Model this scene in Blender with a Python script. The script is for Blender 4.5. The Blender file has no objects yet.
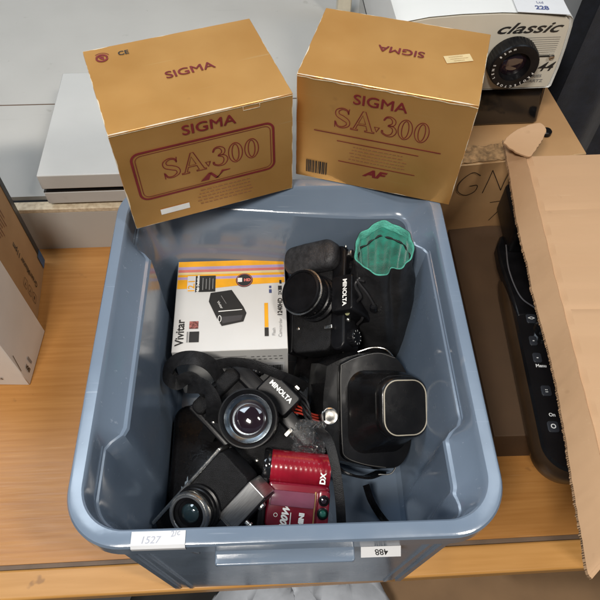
import bpy, bmesh, math, random
from mathutils import Vector, Matrix, noise as mnoise
R = math.radians
rnd = random.Random(7)
scene = bpy.context.scene
COL = scene.collection

# ------------------------------------------------------------------ camera
F_PX, PITCH, ROLL, CH = 616.6, 55.6, 1.3, .81
p = R(PITCH); r_ = R(ROLL)
FW = Vector((0, math.cos(p), -math.sin(p))); R0 = Vector((1, 0, 0)); U0 = R0.cross(FW)
PR = R0*math.cos(r_) + U0*math.sin(r_)          # right of the view
PU = U0*math.cos(r_) - R0*math.sin(r_)          # up of the view
PV = -FW                                        # towards the viewer
cam = bpy.data.objects.new('camera', bpy.data.cameras.new('camera'))
COL.objects.link(cam); scene.camera = cam
M = Matrix((PR, PU, PV)).transposed().to_4x4(); M.translation = (0, 0, CH)
cam.matrix_world = M
cam.data.sensor_width = 36; cam.data.lens = 36*F_PX/600
cam.data.clip_start = .02; cam.data.clip_end = 60

# ------------------------------------------------------------------ world and lamps
w = bpy.data.worlds.new('World'); scene.world = w; w.use_nodes = True
bg = w.node_tree.nodes['Background']; bg.inputs[0].default_value = (.80, .88, 1, 1); bg.inputs[1].default_value = .025
def area(name, loc, target, sx, sy, power, col):
    l = bpy.data.lights.new(name, 'AREA'); l.shape = 'RECTANGLE'; l.size = sx; l.size_y = sy; l.energy = power; l.color = col
    o = bpy.data.objects.new(name, l); COL.objects.link(o); o.location = loc
    o.rotation_euler = (Vector(target)-Vector(loc)).to_track_quat('-Z', 'Y').to_euler()
    return o
area('ceiling_panel', (-1.25, 1.25, 2.4), (-.9, 1.0, 0), 1.4, 1.4, 40, (.76, .88, 1))
area('ceiling_panel', (1.35, 1.25, 2.4), (1.0, 1.0, 0), 1.3, 1.3, 17, (.78, .89, 1))
area('front_lamp', (-.40, -.52, 1.85), (0, .4, .1), .40, .20, 26, (1, .94, .86))
area('ceiling_tube', (.95, -.30, 2.1), (0, .35, 0), .12, .4, 15, (1, .94, .86))
scene.view_settings.view_transform = 'Standard'; scene.view_settings.look = 'None'
scene.view_settings.exposure = .30; scene.view_settings.gamma = 1

# ------------------------------------------------------------------ helpers
def at(px, py, z):
    """point on the level plane z under a spot measured on the photograph"""
    d = FW + PR*((px-300)/F_PX) - PU*((py-300)/F_PX)
    return Vector((0, 0, CH)) + d*((z-CH)/d.z)
def pd(a, b, c=0):
    return (PR*a + PU*b + PV*c).normalized()

def frame(Z, X, loc):
    Z = Vector(Z).normalized(); X = Vector(X); X = (X - Z*X.dot(Z)).normalized(); Y = Z.cross(X)
    m = Matrix((X, Y, Z)).transposed().to_4x4(); m.translation = loc
    return m

MATS = {}
def mat(name, col, rough=.5, metal=0, var=.12, vscale=30, bump=0, bscale=200, spec=.5, coat=0, trans=0, stretch=None, col2=None, alpha=1, wear=None, wearcol=(.75, .7, .6), rvar=.0, sheen=0, detail=4, scratch=None, spots=None):
    if name in MATS: return MATS[name]
    m = bpy.data.materials.new(name); m.use_nodes = True; nt = m.node_tree; N = nt.nodes; L = nt.links
    b = N['Principled BSDF']
    b.inputs['Roughness'].default_value = rough; b.inputs['Metallic'].default_value = metal
    b.inputs['Specular IOR Level'].default_value = spec; b.inputs['Coat Weight'].default_value = coat
    b.inputs['Coat Roughness'].default_value = .08
    b.inputs['Transmission Weight'].default_value = trans; b.inputs['Alpha'].default_value = alpha
    b.inputs['Sheen Weight'].default_value = sheen
    tc = N.new('ShaderNodeTexCoord'); mp = N.new('ShaderNodeMapping'); L.new(tc.outputs['Object'], mp.inputs[0])
    if stretch: mp.inputs['Scale'].default_value = stretch
    n = N.new('ShaderNodeTexNoise'); n.inputs['Scale'].default_value = vscale; n.inputs['Detail'].default_value = detail
    L.new(mp.outputs[0], n.inputs[0])
    mix = N.new('ShaderNodeMix'); mix.data_type = 'RGBA'
    c2 = col2 or tuple(min(1, c*(1+var)) for c in col); c1 = tuple(c*(1-var) for c in col) if not col2 else col
    mix.inputs[6].default_value = (*c1, 1); mix.inputs[7].default_value = (*c2, 1)
    rp = N.new('ShaderNodeMapRange'); rp.inputs[1].default_value = .35; rp.inputs[2].default_value = .65
    L.new(n.outputs[0], rp.inputs[0]); L.new(rp.outputs[0], mix.inputs[0])
    out = mix.outputs[2]
    if scratch:                                 # fine pale scuffs in two directions
        for ang, sc in ((.5, 1), (-.9, 1.3)):
            mp2 = N.new('ShaderNodeMapping'); mp2.inputs['Rotation'].default_value = (ang*.7, ang, ang*1.7); mp2.inputs['Scale'].default_value = (6*sc, 160*sc, 160*sc); L.new(tc.outputs['Object'], mp2.inputs[0])
            ns = N.new('ShaderNodeTexNoise'); ns.inputs['Scale'].default_value = 1; ns.inputs['Detail'].default_value = 2; L.new(mp2.outputs[0], ns.inputs[0])
            rs = N.new('ShaderNodeMapRange'); rs.inputs[1].default_value = .70; rs.inputs[2].default_value = .78; rs.inputs[4].default_value = scratch[3]; L.new(ns.outputs[0], rs.inputs[0])
            ms = N.new('ShaderNodeMix'); ms.data_type = 'RGBA'; L.new(rs.outputs[0], ms.inputs[0]); L.new(out, ms.inputs[6]); ms.inputs[7].default_value = (*scratch[:3], 1); out = ms.outputs[2]
    if spots:                                   # small stains and specks
        for sc, lo in ((28, .70), (110, .74)):
            ns = N.new('ShaderNodeTexNoise'); ns.inputs['Scale'].default_value = sc; ns.inputs['Detail'].default_value = 3; L.new(tc.outputs['Object'], ns.inputs[0])
            rs = N.new('ShaderNodeMapRange'); rs.inputs[1].default_value = lo; rs.inputs[2].default_value = lo+.05; rs.inputs[4].default_value = spots[3]; L.new(ns.outputs[0], rs.inputs[0])
            ms = N.new('ShaderNodeMix'); ms.data_type = 'RGBA'; L.new(rs.outputs[0], ms.inputs[0]); L.new(out, ms.inputs[6]); ms.inputs[7].default_value = (*spots[:3], 1); out = ms.outputs[2]
    if wear:                                    # scuffed pale edges of a carton of half-sizes wear
        sx = N.new('ShaderNodeSeparateXYZ'); L.new(tc.outputs['Object'], sx.inputs[0])
        ds = []
        for i in range(3):
            a = N.new('ShaderNodeMath'); a.operation = 'ABSOLUTE'; L.new(sx.outputs[i], a.inputs[0])
            s = N.new('ShaderNodeMath'); s.operation = 'SUBTRACT'; s.inputs[0].default_value = wear[i]; L.new(a.outputs[0], s.inputs[1]); ds.append(s)
        mx = []
        for i, j in ((0, 1), (1, 2), (0, 2)):
            a = N.new('ShaderNodeMath'); a.operation = 'MAXIMUM'; L.new(ds[i].outputs[0], a.inputs[0]); L.new(ds[j].outputs[0], a.inputs[1]); mx.append(a)
        a = N.new('ShaderNodeMath'); a.operation = 'MINIMUM'; L.new(mx[0].outputs[0], a.inputs[0]); L.new(mx[1].outputs[0], a.inputs[1])
        c = N.new('ShaderNodeMath'); c.operation = 'MINIMUM'; L.new(a.outputs[0], c.inputs[0]); L.new(mx[2].outputs[0], c.inputs[1])
        n2 = N.new('ShaderNodeTexNoise'); n2.inputs['Scale'].default_value = 45; n2.inputs['Detail'].default_value = 9; L.new(tc.outputs['Object'], n2.inputs[0])
        th = N.new('ShaderNodeMapRange'); th.inputs[1].default_value = .45; th.inputs[2].default_value = .75; th.inputs[3].default_value = .0003; th.inputs[4].default_value = .0017
        L.new(n2.outputs[0], th.inputs[0])
        lt = N.new('ShaderNodeMath'); lt.operation = 'LESS_THAN'; L.new(c.outputs[0], lt.inputs[0]); L.new(th.outputs[0], lt.inputs[1])
        m2 = N.new('ShaderNodeMix'); m2.data_type = 'RGBA'; L.new(lt.outputs[0], m2.inputs[0]); L.new(out, m2.inputs[6]); m2.inputs[7].default_value = (*wearcol, 1)
        out = m2.outputs[2]
        if metal:
            mm = N.new('ShaderNodeMath'); mm.operation = 'MULTIPLY_ADD'; L.new(lt.outputs[0], mm.inputs[0]); mm.inputs[1].default_value = -metal; mm.inputs[2].default_value = metal
            L.new(mm.outputs[0], b.inputs['Metallic'])
    L.new(out, b.inputs['Base Color'])
    if rvar:
        n3 = N.new('ShaderNodeTexNoise'); n3.inputs['Scale'].default_value = vscale*2.3; n3.inputs['Detail'].default_value = 5; L.new(mp.outputs[0], n3.inputs[0])
        rr = N.new('ShaderNodeMapRange'); rr.inputs[1].default_value = .3; rr.inputs[2].default_value = .7; rr.inputs[3].default_value = max(0, rough-rvar); rr.inputs[4].default_value = rough+rvar
        L.new(n3.outputs[0], rr.inputs[0]); L.new(rr.outputs[0], b.inputs['Roughness'])
    if bump:
        n4 = N.new('ShaderNodeTexNoise'); n4.inputs['Scale'].default_value = bscale; n4.inputs['Detail'].default_value = 5; L.new(mp.outputs[0], n4.inputs[0])
        bp = N.new('ShaderNodeBump'); bp.inputs['Strength'].default_value = bump; bp.inputs['Distance'].default_value = .002
        L.new(n4.outputs[0], bp.inputs['Height']); L.new(bp.outputs[0], b.inputs['Normal'])
    MATS[name] = m
    return m

def empty(name, label, cat, m, group=None):
    o = bpy.data.objects.new(name, None); COL.objects.link(o); o.empty_display_size = .02
    o.matrix_world = m; o['label'] = label; o['category'] = cat
    if group: o['group'] = group
    return o

class MB:
    def __init__(s): s.v = []; s.f = []; s.mi = []; s.ms = []
    def add(s, vf, m, X=None):
        v, f = vf; o = len(s.v)
        s.v += [(X @ Vector(q)) if X else Vector(q) for q in v]
        if m not in s.ms: s.ms.append(m)
        k = s.ms.index(m)
        s.f += [tuple(o+i for i in q) for q in f]; s.mi += [k]*len(f)
        return s
    def build(s, name, parent=None, bevel=0, seg=2, sharp=35, loc=None, X=None, label=None, kind=None, sub=0):
        me = bpy.data.meshes.new(name); me.from_pydata([tuple(q) for q in s.v], [], s.f)
        for m in s.ms: me.materials.append(m)
        me.polygons.foreach_set('material_index', s.mi); me.validate(); me.update()
        bm = bmesh.new(); bm.from_mesh(me); bmesh.ops.recalc_face_normals(bm, faces=bm.faces); bm.to_mesh(me); bm.free()
        me.shade_smooth(); me.set_sharp_from_angle(angle=R(sharp))
        o = bpy.data.objects.new(name, me); COL.objects.link(o)
        if parent: o.parent = parent
        if X is not None: o.matrix_local = X
        elif loc is not None: o.location = loc
        if bevel:
            b = o.modifiers.new('b', 'BEVEL'); b.width = bevel; b.segments = seg; b.limit_method = 'ANGLE'; b.angle_limit = R(40); b.harden_normals = False
        if sub:
            b = o.modifiers.new('s', 'SUBSURF'); b.levels = sub; b.render_levels = sub
        if label: o['label'] = label
        if kind: o['kind'] = kind
        return o

def pbox(sx, sy, sz, c=(0, 0, 0)):
    v = [(c[0]+a*sx/2, c[1]+b*sy/2, c[2]+e*sz/2) for a in (-1, 1) for b in (-1, 1) for e in (-1, 1)]
    return v, [(0, 1, 3, 2), (4, 6, 7, 5), (0, 4, 5, 1), (2, 3, 7, 6), (0, 2, 6, 4), (1, 5, 7, 3)]
def rrect(w, h, r, n=6, cx=0, cy=0):
    pts = []
    r = min(r, w/2-1e-5, h/2-1e-5)
    for k, (sx, sy) in enumerate(((1, 1), (-1, 1), (-1, -1), (1, -1))):
        for i in range(n+1):
            a = (k + i/n)*math.pi/2
            pts.append((cx+sx*(w/2-r)+r*math.cos(a), cy+sy*(h/2-r)+r*math.sin(a)))
    return pts
def loft(rings, caps=(True, True), closed=True):
    n = len(rings[0]); v = []; f = []
    for g in rings: v += [tuple(q) for q in g]
    for k in range(len(rings)-1):
        for i in range(n if closed else n-1):
            j = (i+1) % n
            f.append((k*n+i, k*n+j, (k+1)*n+j, (k+1)*n+i))
    if caps[0]: f.append(tuple(range(n))[::-1])
    if caps[1]: f.append(tuple((len(rings)-1)*n+i for i in range(n)))
    return v, f
def rloft(secs, n=6, caps=(True, True)):
    """secs: (w, h, r, z, cx, cy)"""
    return loft([[(x, y, s[3]) for x, y in rrect(s[0], s[1], s[2], n, *(s[4:6] if len(s) > 4 else (0, 0)))] for s in secs], caps)
def softbox(w, h, d, r, e, z0=0, cx=0, cy=0, n=6):
    """rounded slab, e = rounding of the long edges"""
    s = []
    for k in range(4):
        a = k/3*math.pi/2; s.append((w-2*e*(1-math.sin(a)), h-2*e*(1-math.sin(a)), max(r-e*(1-math.sin(a)), .0005), z0+e*(1-math.cos(a)), cx, cy))
    for k in range(4):
        a = k/3*math.pi/2; s.append((w-2*e*(1-math.cos(a)), h-2*e*(1-math.cos(a)), max(r-e*(1-math.cos(a)), .0005), z0+d-e*(1-math.sin(a)), cx, cy))
    return rloft(s, n)
def lathe(prof, seg=56, cx=0, cy=0, caps=(True, True), knurl=None):
    rings = []
    for q in prof:
        r, z = q[:2]; g = []
        for i in range(seg):
            a = i/seg*2*math.pi; rr = r
            if len(q) > 2 and i % 2: rr = r-q[2]
            g.append((cx+rr*math.cos(a), cy+rr*math.sin(a), z))
        rings.append(g)
    return loft(rings, caps)
def cyl_between(a, b, r, seg=20):
    a = Vector(a); b = Vector(b); q = (b-a).to_track_quat('Z', 'Y').to_matrix().to_4x4(); q.translation = a
    v, f = lathe([(r, 0), (r, (b-a).length)], seg)
    return [q @ Vector(x) for x in v], f
def spline(pts, n=10):
    P = [Vector(q) for q in pts]; P = [2*P[0]-P[1]] + P + [2*P[-1]-P[-2]]; out = []
    for i in range(1, len(P)-2):
        for k in range(n):
            t = k/n; a, b, c, d = P[i-1], P[i], P[i+1], P[i+2]
            out.append(.5*((2*b)+(c-a)*t+(2*a-5*b+4*c-d)*t*t+(3*b-a-3*c+d)*t**3))
    out.append(P[-2]); return out
def tube(pts, r, seg=8, n=8, smooth=True):
    P = spline(pts, n) if smooth else [Vector(q) for q in pts]
    rings = []; up = Vector((.13, .21, 1)).normalized()
    for i, q in enumerate(P):
        t = (P[min(i+1, len(P)-1)]-P[max(i-1, 0)]).normalized()
        a = (up-t*up.dot(t)).normalized(); up = a; b = t.cross(a)
        rings.append([q+a*r*math.cos(k/seg*2*math.pi)+b*r*math.sin(k/seg*2*math.pi) for k in range(seg)])
    return loft(rings)
def band(pts, wdirs, width, th=.0012, n=10):
    """strap: centre points and the direction of its width at each"""
    P = spline(pts, n); W = spline(wdirs, n); rings = []
    for i, q in enumerate(P):
        t = (P[min(i+1, len(P)-1)]-P[max(i-1, 0)]).normalized()
        a = W[i]; a = (a-t*a.dot(t)).normalized(); b = t.cross(a)
        rings.append([q+a*(sx*width/2)+b*(sy*th/2) for sx, sy in ((-1, -.6), (-.94, -1), (.94, -1), (1, -.6), (1, .6), (.94, 1), (-.94, 1), (-1, .6))])
    return loft(rings)
def polytext(s, size, bold=0, shear=0, align='CENTER', ext=0, sx=1, space=1):
    c = bpy.data.curves.new('t', 'FONT'); c.body = s; c.size = size; c.offset = bold; c.shear = shear; c.align_x = align; c.align_y = 'CENTER'; c.extrude = ext; c.resolution_u = 4; c.space_character = space
    o = bpy.data.objects.new('t', c); COL.objects.link(o); bpy.context.view_layer.update()
    me = bpy.data.meshes.new_from_object(o.evaluated_get(bpy.context.evaluated_depsgraph_get()))
    v = [(q.co.x*sx, q.co.y, q.co.z) for q in me.vertices]; f = [tuple(q.vertices) for q in me.polygons]
    bpy.data.objects.remove(o); bpy.data.curves.remove(c); bpy.data.meshes.remove(me)
    return v, f
def boldtext(s, size, b=.0004, sx=1, space=1):
    v, f = polytext(s, size, 0, 0, 'CENTER', 0, sx, space); V_ = []; F_ = []
    for k, (dx, dy) in enumerate(((0, 0), (b, 0), (-b, 0), (0, b*.7), (0, -b*.7))):
        o = len(V_); V_ += [(x+dx, y+dy, z+.00006*k) for x, y, z in v]; F_ += [tuple(o+i for i in q) for q in f]
    return V_, F_
def flat(pts):                                   # polygon in the xy plane
    return [(x, y, 0) for x, y in pts], [tuple(range(len(pts)))]
def line2(pts, w, closed=False):                 # thin drawn line in the xy plane
    P = [Vector((x, y)) for x, y in pts]; n = len(P); L_ = []; R_ = []
    for i in range(n):
        a = P[(i-1) % n] if closed or i else P[0]; b = P[(i+1) % n] if closed or i < n-1 else P[-1]
        t = (b-a); t = t.normalized() if t.length > 1e-9 else Vector((1, 0)); m = Vector((-t.y, t.x))
        L_.append(P[i]+m*w/2); R_.append(P[i]-m*w/2)
    v = [(q.x, q.y, 0) for q in L_+R_]; f = []
    for i in range(n if closed else n-1):
        j = (i+1) % n; f.append((i, j, n+j, n+i))
    return v, f
def rect2(cx, cy, w, h): return flat([(cx-w/2, cy-h/2), (cx+w/2, cy-h/2), (cx+w/2, cy+h/2), (cx-w/2, cy+h/2)])
def T(x=0, y=0, z=0, rz=0, s=1): return Matrix.Translation((x, y, z)) @ Matrix.Rotation(rz, 4, 'Z') @ Matrix.Scale(s, 4)
def FRONT(w, d, h, e=.0004):                      # text plane on the -y face; x right, y up, origin at the face centre
    m = Matrix(((1, 0, 0), (0, 0, -1), (0, 1, 0))).to_4x4(); m.translation = (0, -d/2-e, 0); return m
def TOP(w, d, h, e=.0004): return Matrix.Translation((0, 0, h/2+e))
def RIGHT(w, d, h, e=.0004):
    m = Matrix(((0, 0, 1), (1, 0, 0), (0, 1, 0))).to_4x4(); m.translation = (w/2+e, 0, 0); return m

def carton_mesh(w, d, h, sag=.0015, n=8, seed=0):
    """closed carton with slightly bowed, uneven faces; origin at the centre"""
    v = []; f = []; idx = {}
    def vid(i, j, k):
        if (i, j, k) not in idx:
            x, y, z = (i/n-.5)*w, (j/n-.5)*d, (k/n-.5)*h
            q = Vector((x, y, z)); b = lambda t: 1-(2*t/n-1)**2
            nn = mnoise.noise(q*14+Vector((seed*3.1, 0, 0)))
            if i in (0, n): q.x += (1 if i else -1)*b(j)*b(k)*sag*(.6+nn)
            if j in (0, n): q.y += (1 if j else -1)*b(i)*b(k)*sag*(.6+nn)
            if k in (0, n): q.z += (1 if k else -1)*b(i)*b(j)*sag*(.4+nn)
            idx[(i, j, k)] = len(v); v.append(tuple(q))
        return idx[(i, j, k)]
    for a in range(n):
        for b in range(n):
            for s in (0, n):
                f.append((vid(s, a, b), vid(s, a+1, b), vid(s, a+1, b+1), vid(s, a, b+1)))
                f.append((vid(a, s, b), vid(a+1, s, b), vid(a+1, s, b+1), vid(a, s, b+1)))
                f.append((vid(a, b, s), vid(a+1, b, s), vid(a+1, b+1, s), vid(a, b+1, s)))
    return v, f

# ------------------------------------------------------------------ materials
wood = mat('table_wood', (.385, .170, .044), .36, var=.10, vscale=5, col2=(.445, .210, .060), stretch=(1.6, 40, 40), bump=.04, bscale=50, rvar=.07, detail=10, spec=.35, scratch=(.55, .32, .14, .35), spots=(.16, .075, .03, .5))
wood_edge = mat('table_edge_wood', (.47, .235, .065), .35, vscale=6, col2=(.53, .275, .085), stretch=(1.4, 20, 20), detail=8, spec=.35, spots=(.16, .075, .03, .5))
groove_m = mat('table_groove', (.13, .085, .055), .6)
binp = mat('bin_plastic', (.148, .194, .260), .19, var=.05, vscale=9, bump=.05, bscale=90, rvar=.09, spec=.8, scratch=(.34, .39, .46, .40), spots=(.30, .32, .35, .25))
white_board = mat('white_board', (.47, .458, .43), .6, vscale=6, var=.04, bump=.06, bscale=40, spots=(.27, .25, .22, .35), scratch=(.36, .35, .33, .3))
chip = mat('chipboard_edge', (.52, .42, .29), .8, vscale=160, col2=(.70, .60, .44))
blackp = mat('black_plastic', (.006, .006, .007), .30, spec=.2, vscale=60, var=.3, bump=.05, bscale=900)
glossblack = mat('gloss_black', (.008, .008, .009), .1, coat=.5)
leath = mat('black_leather', (.006, .0055, .006), .27, spec=.2, vscale=40, var=.3, bump=.16, bscale=300, rvar=.08)
leatherette = mat('leatherette', (.009, .009, .010), .42, spec=.2, vscale=90, var=.3, bump=.6, bscale=1200)
chrome = mat('satin_chrome', (.62, .60, .56), .28, metal=1, vscale=60, var=.08, rvar=.08)
nylon = mat('black_nylon', (.010, .010, .011), .48, spec=.3, vscale=150, var=.3, bump=.4, bscale=900)
white_ink = mat('white_ink', (.8, .8, .78), .5)
dark_ink = mat('dark_ink', (.02, .02, .02), .5)
grey_ink = mat('grey_ink', (.22, .22, .22), .5)
red_ink = mat('maroon_ink', (.16, .018, .02), .4)
fade_ink = mat('faded_maroon_ink', (.26, .11, .05), .45)
paper = mat('paper', (.60, .61, .63), .7, var=.03)
glass = mat('lens_glass', (.016, .009, .014), .04, coat=1, spec=.9)
card = mat('cardboard', (.42, .27, .15), .75, vscale=12, col2=(.47, .31, .18), bump=.12, bscale=60, stretch=(1, 6, 6))
card_dark = mat('cardboard_edge', (.20, .12, .06), .85)

# ------------------------------------------------------------------ setting: table, sill, floor
TY = R(4.2)
def tpt(x, y, z): return Matrix.Rotation(TY, 4, 'Z') @ Vector((x, y, z))
TM = Matrix.Rotation(TY, 4, 'Z')
EDGE = .137                                      # front edge of the table in the table's frame
t = empty('wooden_table', 'orange brown wooden table with a dark inlaid strip, standing under the blue bin', 'table', TM)
MB().add(pbox(2.6, .60, .02, (0, EDGE+.04+.30, -.01)), wood).build('table_top', t)
MB().add(pbox(2.6, .0345, .021, (0, EDGE+.01725, -.0105)), wood_edge).build('edge_board', t, bevel=.003)
MB().add(pbox(2.6, .0052, .018, (0, EDGE+.0373, -.0105)), groove_m).build('inlaid_strip', t)
led = MB().add(pbox(1.15, 1.2, .008, (-.15, .685+.62, .091)), white_board).build('sill_board', None, X=TM)
led['kind'] = 'structure'; led.name = 'window_sill'
s = MB().add(pbox(1.15, .018, .0865, (-.15, .685, .0435)), white_board)
s.build('sill_riser', None, X=TM)['kind'] = 'structure'
MB().add(pbox(1.15, .017, .0085, (-.15, .6845, .0912)), chip).build('sill_edge', None, X=TM, bevel=.001)['kind'] = 'structure'
MB().add(pbox(1.1, .0015, .001, (-.15, .93, .0955)), groove_m).build('sill_seam', None, X=TM)['kind'] = 'structure'
wallm = mat('wall_paint', (.40, .42, .44), .7, vscale=5, var=.05)
MB().add(pbox(5, .05, 3.4, (0, 1.30, .7)), wallm).build('wall_back', None, X=TM)['kind'] = 'structure'
MB().add(pbox(6, 5, .02, (0, 0, -.74)), mat('floor_lino', (.10, .10, .105), .5, vscale=20)).build('floor')['kind'] = 'structure'

# ------------------------------------------------------------------ the blue bin
BC = Vector((-.017, .343, 0)); BY = .0535; RZ = .26
bin_ = empty('plastic_bin', 'blue grey plastic bin with a wide rim, full of old cameras', 'storage bin', Matrix.Translation(BC) @ Matrix.Rotation(BY, 4, 'Z'))
def ring(hx, hy, r, cy=0, nc=14, ns=44):
    """points and outward normals round a rectangle with rounded corners"""
    P = []
    cs = [(1, 1), (-1, 1), (-1, -1), (1, -1)]
    for k, (sx, sy) in enumerate(cs):
        for i in range(nc+1):
            a = (k+i/nc)*math.pi/2
            P.append((sx*(hx-r)+r*math.cos(a), cy+sy*(hy-r)+r*math.sin(a), math.cos(a), math.sin(a)))
        x0, y0, nx, ny = P[-1]; sx2, sy2 = cs[(k+1) % 4]; a = (k+1)*math.pi/2
        x1, y1 = sx2*(hx-r)+r*math.cos(a), cy+sy2*(hy-r)+r*math.sin(a)
        for i in range(1, ns): P.append((x0+(x1-x0)*i/ns, y0+(y1-y0)*i/ns, nx, ny))
    return P
def sst(a, b, x):
    x = max(0, min(1, (x-a)/(b-a))); return x*x*(3-2*x)
def pocket(x, y, hx, hy):
    """how far the inner wall steps in below the rim at this place, 0..1"""
    nar = sst(-.118, -.098, y)*(1-sst(.118, .138, y))       # 1 in the middle run of the long sides
    right = 1-nar; left = nar
    t = sst(-.12, .12, x)
    return left*(1-t)+right*t
HX, HY = .196, .2175
def P3(R_, z): return [(q[0], q[1], z) for q in R_]
outer = [P3(ring(.150, .1975, .030, -.0055), .0), P3(ring(.153, .2005, .032, -.0055), .004), P3(ring(.1775, .208, .04, -.002), .222), P3(ring(.1775, .208, .04, -.002), .2335),
         P3(ring(.194, .2155, .052), .2345), P3(ring(.196, HY, .053), .2375), P3(ring(.196, HY, .053), .2565), P3(ring(.1945, HY-.0015, .052), .2592), P3(ring(.192, HY-.004, .050), .26)]
def inner(hx, hy, r, z, wid, cy=0):
    g = []
    for x, y, nx, ny in ring(hx, hy, r, cy):
        k = pocket(x, y, hx, hy)*wid*(1-sst(.45, .95, -ny))
        g.append((x-nx*k, y-ny*k, z))
    return g
HXI, HYI = HX-.0145, HY-.0155
inn = [inner(HXI+.0015, HYI+.0015, .042, .26, 0), inner(HXI, HYI, .041, .2585, 0), inner(HXI-.0015, HYI-.001, .040, .254, .001), inner(HXI-.003, HYI-.003, .038, .2325, .014), inner(HXI-.0035, HYI-.0035, .037, .2295, .0165),
       inner(HXI-.006, HYI-.0045, .035, .2285, .0175), inner(HXI-.007, HYI-.0055, .034, .2255, .0185), inner(HXI-.010, HYI-.007, .033, .19, .0165), inner(HXI-.019, HYI-.0105, .028, .10, .009), inner(.151, .194, .026, .012, .001), inner(.145, .188, .022, .006, 0)]
MB().add(loft(outer+inn, caps=(True, True)), binp).build('bin_body', bin_, sharp=27)
# grip bar and ribs under the front lip
MB().add(softbox(.124, .016, .006, .003, .0015, 0), binp, Matrix.Translation((-.003, -.2205, .2265))).build('grip_bar', bin_)
def rib(x, w=.003, b=MB):
    v = [(x-w/2, -.2165, .233), (x+w/2, -.2165, .233), (x-w/2, -.206, .233), (x+w/2, -.206, .233), (x-w/2, -.2100, .195), (x+w/2, -.2100, .195), (x-w/2, -.205, .195), (x+w/2, -.205, .195)]
    return v, [(0, 1, 5, 4), (0, 2, 3, 1), (0, 4, 6, 2), (1, 3, 7, 5), (4, 5, 7, 6), (2, 6, 7, 3)]
for x in (-.085, -.03, .02, .078): MB().add(rib(x), binp).build('rib', bin_)
for sx in (-1, 1):
    m = MB()
    for o, wd in ((0, .006), (.016, .0035)):
        v = []
        for x, z, y in ((sx*(.132-o), .004, -.2052), (sx*(.146-o*.8), .222, -.2105)):
            for a, b in ((-wd/2, .004), (wd/2, .004), (wd/2, -.0022), (-wd/2, -.0022)): v.append((x+a, y+b, z))
        m.add((v, [(0, 1, 5, 4), (1, 2, 6, 5), (2, 3, 7, 6), (3, 0, 4, 7), (0, 3, 2, 1), (4, 5, 6, 7)]), binp)
    m.build('corner_rib', bin_)
# embossed grip ovals on the inner wall
# stickers on the rim
def on_bin(x, y, z, rz=0): return Matrix.Translation((x, y, z)) @ Matrix.Rotation(rz, 4, 'Z')
pencil = mat('pencil', (.34, .36, .42), .6)
def sticker(cx, w, h, tx, label, flip=False):
    m = MB(); rings = []
    for (y, z) in ((-HY-.0009, .2605-h*.35), (-HY-.0009, .2585), (-HY+.0016, .2609), (-HY+h*.62, .2609)):
        rings.append([(cx+(i/8-.5)*w, y, z) for i in range(9)])
    m.add(loft(rings, caps=(False, False), closed=False), paper)
    for s, dx, dy, sz, rz in tx: m.add(polytext(s, sz, 0, .2), pencil, on_bin(cx+dx, -HY+dy, .2613, rz))
    return m.build('price_sticker', bin_, label=label)
sticker(-.1105, .046, .021, [('1527', -.007, .0055, .0085, .0), ('2/c', .014, .0105, .007, .2)], 'white paper price sticker marked 1527 on the left of the front rim')
m = MB(); X = Matrix(((1, 0, 0), (0, 0, -1), (0, 1, 0))).to_4x4(); X.translation = (.083, -.2200, .2270)
X = X @ Matrix.Rotation(R(-50), 4, 'X')
m.add(pbox(.036, .010, .0005), paper, X).add(polytext('488', .008, .0001, -.2), dark_ink, X @ T(0, 0, .0004, math.pi))
m.build('price_sticker', bin_, label='small white sticker reading 488 upside down under the front lip')

# ------------------------------------------------------------------ gold camera boxes
def stroke_outline(C, W, lw):
    P = spline([(x, y, 0) for x, y in C], 8); Wd = spline([(q, 0, 0) for q in W], 8); L_ = []; R2 = []
    for i, q in enumerate(P):
        t = (P[min(i+1, len(P)-1)]-P[max(i-1, 0)]).normalized(); n = Vector((-t.y, t.x, 0)); wv = Wd[i].x/2
        L_.append(q+n*wv); R2.append(q-n*wv)
    return line2([(q.x, q.y) for q in L_+R2[::-1]], lw, True)
def ell(cx, cy, a, b, n=28): return [(cx+a*math.cos(i/n*2*math.pi), cy+b*math.sin(i/n*2*math.pi)) for i in range(n)]
def serif_logo(mb, m, X, S, lw):
    """outlined serif characters S A (small v) 3 0 0, cap height 1 before scaling by S"""
    l = lw/S
    def put(g, dx): mb.add(g, m, X @ Matrix.Scale(S, 4) @ Matrix.Translation((dx, 0, 0)))
    put(stroke_outline([(.58, .74), (.50, .90), (.30, .95), (.11, .82), (.13, .62), (.34, .50), (.55, .36), (.57, .16), (.36, .02), (.14, .05), (.04, .26)], [.03, .05, .07, .12, .17, .21, .17, .12, .07, .05, .03], l), 0)
    put(line2([(.60, .98), (.56, .70)], l), 0); put(line2([(.02, .30), (.03, -.03)], l), 0)
    put(line2([(-.02, 0), (.30, 0), (.30, .05), (.20, .07), (.27, .30), (.62, .30), (.69, .07), (.58, .05), (.58, 0), (1.0, 0), (1.0, .05), (.90, .07), (.55, 1), (.44, 1), (.10, .07), (-.02, .05)], l, True), .72)
    put(line2([(.30, .38), (.45, .80), (.60, .38)], l, True), .72)
    put(line2([(0, .34), (.20, .34), (.10, .10)], l*1.6, True), 1.70)
    put(stroke_outline([(.05, .76), (.14, .92), (.32, .94), (.46, .80), (.44, .62), (.26, .54)], [.04, .05, .08, .14, .12, .04], l), 2.0)
    put(stroke_outline([(.24, .53), (.46, .46), (.54, .27), (.44, .07), (.24, .02), (.05, .12), (.03, .24)], [.04, .11, .16, .12, .06, .05, .06], l), 2.0)
    for dx in (2.68, 3.36):
        put(line2(ell(.28, .48, .29, .50), l, True), dx); put(line2(ell(.28, .48, .14, .43), l, True), dx)
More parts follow.
